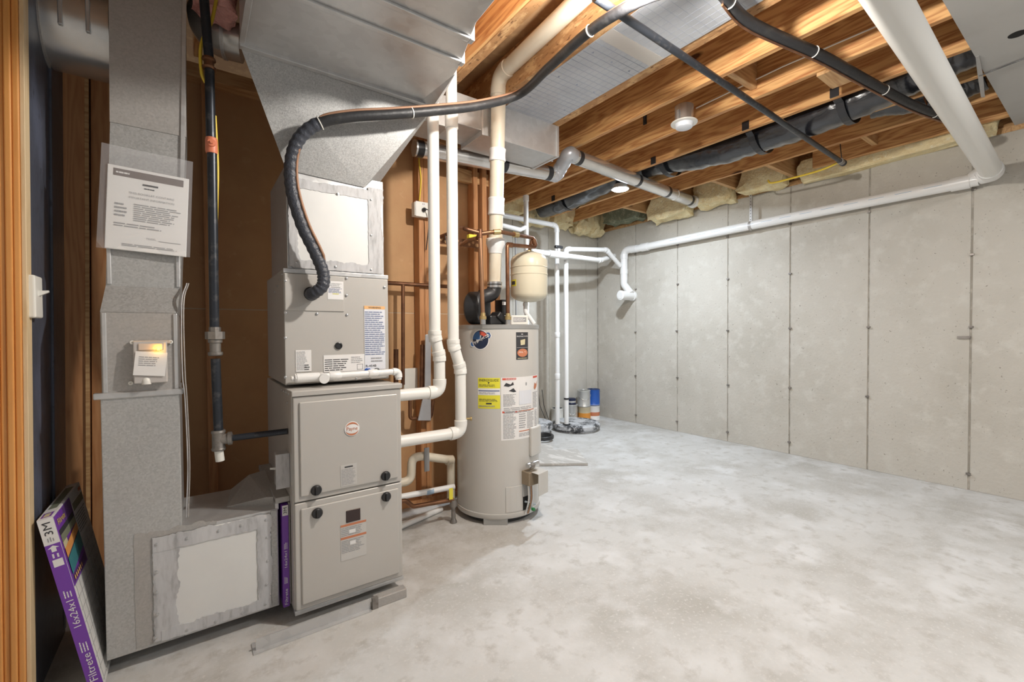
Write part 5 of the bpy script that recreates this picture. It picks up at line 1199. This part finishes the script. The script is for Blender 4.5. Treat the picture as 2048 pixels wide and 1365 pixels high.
# paint cans stacked in the corner
def can(name, cx, cy, z, r, h, body, label_, group='paint cans in the corner', band=None, lid='tin', handle=False):
    t = thing(name, (cx, cy, z), label_, 'paint can', group)
    MB().lathe((cx, cy, z), [(r-.003, 0), (r+.002, .002), (r+.002, .006), (r, .009), (r, h-.014), (r+.002, h-.011), (r+.002, h-.007), (r-.002, h-.005)], 36).build('body', body, t, True)
    MB().lathe((cx, cy, z+h-.006), [(r, 0), (r, .004), (r-.012, .006), (r-.014, .001), (.01, .001)], 36).build('lid', lid, t, True)
    if band:
        m, z0, z1 = band; MB().lathe((cx, cy, z), [(r+.0006, h*z0), (r+.0006, h*z1)], 36).build('printed_band', m, t, True)
    if handle:
        MB().sweep([V((cx, cy, z+h*.72))+(e0*cos(a)+er*sin(a))*(r+.005)+V((0, 0, -.07*(1-abs(a)/1.5))) for a in [(-1.5+.2*i) for i in range(16)]], .002, 6).build('handle', 'steel', t, True)
    return t
cy_ = 4.24
xs_ = [at(px, 836, Y=cy_).x for px in (1187, 1169, 1149, 1134)]
c1z = .20
can('paint_can', xs_[0], cy_, 0, .083, c1z, 'white_paper', 'paint can with a red and dark label under the blue can', band=('rust_ink', .30, .55), lid='navy_can')
can('paint_can', xs_[0]+.002, cy_, c1z+.001, .083, .215, 'blue_can', 'bright blue paint can stacked in the corner', band=('cool_paper', .0, .05), lid='navy_can')
can('paint_can', xs_[1]-.004, cy_, 0, .083, c1z, 'can_cream', 'cream paint can with an orange label under the grey can', band=('can_orange', .14, .58), lid='tin')
can('paint_can', xs_[1]-.010, cy_, c1z+.001, .086, .215, 'tin', 'bare grey paint can with a wire handle on top of the orange one', handle=True)
can('paint_can', xs_[2]+.01, cy_+.07, 0, .083, .235, 'tin', 'dented grey paint can behind the sump pipe', handle=True)
can('paint_can', xs_[2]+.012, cy_+.07, .237, .058, .075, 'navy_can', 'small dark paint tin on top of the grey can', lid='navy_can', band=('tin', .3, .6))
can('paint_can', xs_[3]-.10, cy_+.075, 0, .078, .21, 'white_plastic', 'white paint can half hidden between the sump pipes')
# pale plastic pan leaning behind the sump lid, tube coil and board on the floor
lp = thing('sump_cover_pan', at(1080, 848, Z=.05), 'second round black cover with white smears behind the water heater', 'sump pit')
c = V((3.24, 4.14, .0)); MB().lathe(c, [(.22, .0), (.23, .05), (.255, .055), (.255, .12), (.23, .13), (.02, .135)], 48).build('cover', 'lid_black', lp, True)
for i in range(2):
    tube('black_wire', [at(1076+8*i, 780, Y=4.36), at(1080+8*i, 812, Y=4.34), at(1092+6*i, 842, Y=4.30)], .004, 'black_plastic', 'thin black wire on the back wall ' + ('just clear of the water heater' if i == 0 else 'closer to the white sump pipes'), 'wire', 'wires on the back wall', .03, 6)
dc = thing('drain_tube_coil', at(1092, 878, Z=0), 'coil of black corrugated drain tube on the floor behind the heater', 'tube')
cc = at(1086, 878, Z=.02); cc = V((cc.x, cc.y, 0))
Pth = [cc+V((.105*cos(a), .105*sin(a), .025+.014*a/2/pi)) for a in [i*.22 for i in range(72)]]
MB().sweep(Pth, [.014+.0016*(i % 2) for i in range(72)], 10).build('coil', 'black_plastic', dc, True)
fb0 = at(1176, 932, Z=0); fb1 = at(1085, 933, Z=0); fb2 = at(1100, 893, Z=0); fb3 = at(1155, 903, Z=0)
tag(MB().prism([(fb0.x, fb0.y, .002), (fb3.x, fb3.y, .002), at(1108, 904, Z=.002), (fb2.x, fb2.y, .002), at(1060, 893, Z=.002), at(1060, 933, Z=.002)], (0, 0, .022)).build('floor_board', 'board_grey', None, False, .002), 'grey chipped board lying flat on the floor behind the heater', 'board')

# ================================================================== LIGHTS
l1 = thing('ceiling_light', LED+V((0, 0, -.01)), 'lit round white light shining under the joists', 'light')
MB().lathe(LED, [(.085, 0), (.085, .008), (.075, .012), (.06, .045)], 36).build('housing', 'white_plastic', l1, True)
MB().lathe(LED-V((0, 0, .006)), [(.070, 0), (.070, .006)], 36).build('lens', 'lamp_lens', l1, True)
l2 = thing('ceiling_light', CAN-V((0, 0, .03)), 'unlit white can light hanging between two joists', 'light')
MB().lathe(CAN, [(.046, -.032), (.052, -.028), (.058, -.004), (.060, 0)], 36).build('lens', 'lens_off', l2, True)
MB().lathe(CAN, [(.060, -.004), (.082, -.003), (.084, .002), (.080, .006), (.06, .008)], 36).build('trim_ring', 'white_plastic', l2, True)
MB().lathe(CAN, [(.058, .004), (.058, .11), (.05, .115)], 32).build('can', 'aluminium', l2, True)
for s_ in (-1, 1): MB().box(CAN+V((s_*.058-.006, -.008, .01)), CAN+V((s_*.058+.012*s_, .008, .07))).build('spring_clip', 'galvanized_dull', l2)
l3 = thing('bulb_fixture', BULB+V((0, 0, .02)), 'bare bulb in a white porcelain holder beside the overhead trunk', 'light')
MB().lathe((BULB.x, BULB.y, ZJ-.002), [(.055, 0), (.052, -.02), (.03, -.035), (.024, -.075)], 32).build('lamp_holder', 'white_plastic', l3, True)
MB().box((BULB.x-.19, BULB.y-.03, ZJ-.002), (BULB.x+.19, BULB.y+.03, ZJ+.02)).build('mounting_block', 'block_wood', l3)
MB().lathe((BULB.x, BULB.y, BULB.z+.055), [(.014, .075), (.016, .05), (.03, .02), (.034, 0), (.026, -.022), (.004, -.033)], 24).build('bulb', 'bulb_glass', l3, True)

# ================================================================== SMALL THINGS
sw_ = thing('light_switch', (-.41, 2.07, 1.2), 'ivory toggle light switch on the edge of the door casing', 'light switch')
a, q = at(57, 548, X=-.410), at(64, 636, X=-.410)
zc_, zd_ = a.z, q.z
MB().box((-.432, 2.00, zd_+.0), (-.400, 2.085, zc_)).build('plate', 'white_plastic', sw_, bevel=.006, seg=3)
zm = (zc_+zd_)/2+.012
MB().hull([(-.402, 2.035, zm-.010), (-.402, 2.035, zm+.008), (-.402, 2.05, zm-.010), (-.402, 2.05, zm+.008), (-.378, 2.037, zm+.010), (-.378, 2.048, zm+.010), (-.378, 2.037, zm+.004), (-.378, 2.048, zm+.004)]).build('toggle', 'white_plastic', sw_)
tpz = at(80, 640, X=-.43)
tag(MB().patch(planef((-.4275, 2.30, tpz.z-.03), (0, 1, 0), (0, 0, 1)), -.20, -.028, .03, .028, 0, .002, 8, 2).build('tape_strip', 'copper', None), 'crinkled red-brown tape strip on the black wall sheet below the switch', 'tape')
tube('ceiling_cable', smoothpath([at(1958, 152, Z=2.59), at(1990, 140, Z=2.594), at(2048, 118, Z=2.594), at(2120, 95, Z=2.594)]), .003, 'black_plastic', 'thin black cable lying across the grey ceiling board', 'cable', None, .02, 6)
tag(MB().prism([at(1951, 114, Z=2.596), at(1958, 112, Z=2.596), at(1966, 150, Z=2.59), at(1970, 195, Z=2.585), at(1962, 195, Z=2.585), at(1955, 150, Z=2.59)], (0, 0, .003)).build('perforated_strap', 'galvanized_smooth', None), 'short perforated metal strap at the edge of the grey ceiling board', 'strap')
p = at(1290, 236, X=2.82-.002)
jh = thing('joist_hook', (2.815, p.y, p.z-.03), 'small black metal hook nailed to a joist beside the unlit can light', 'hook')
MB().box((2.811, p.y-.014, p.z-.05), (2.8215, p.y+.014, p.z+.02)).build('hook_plate', 'black_iron', jh, bevel=.002)
MB().cyl((2.812, p.y, p.z+.0), (2.79, p.y-.03, p.z+.01), .005, seg=8).build('hook_arm', 'black_iron', jh, True)
tube('white_cable', [(2.835, .5, ZJ+.10), (2.8, 1.2, ZJ+.1), (2.81, 1.75, ZJ+.09)], .004, 'white_plastic', 'thin white cable stapled along a joist', 'cable', None, .02, 6)
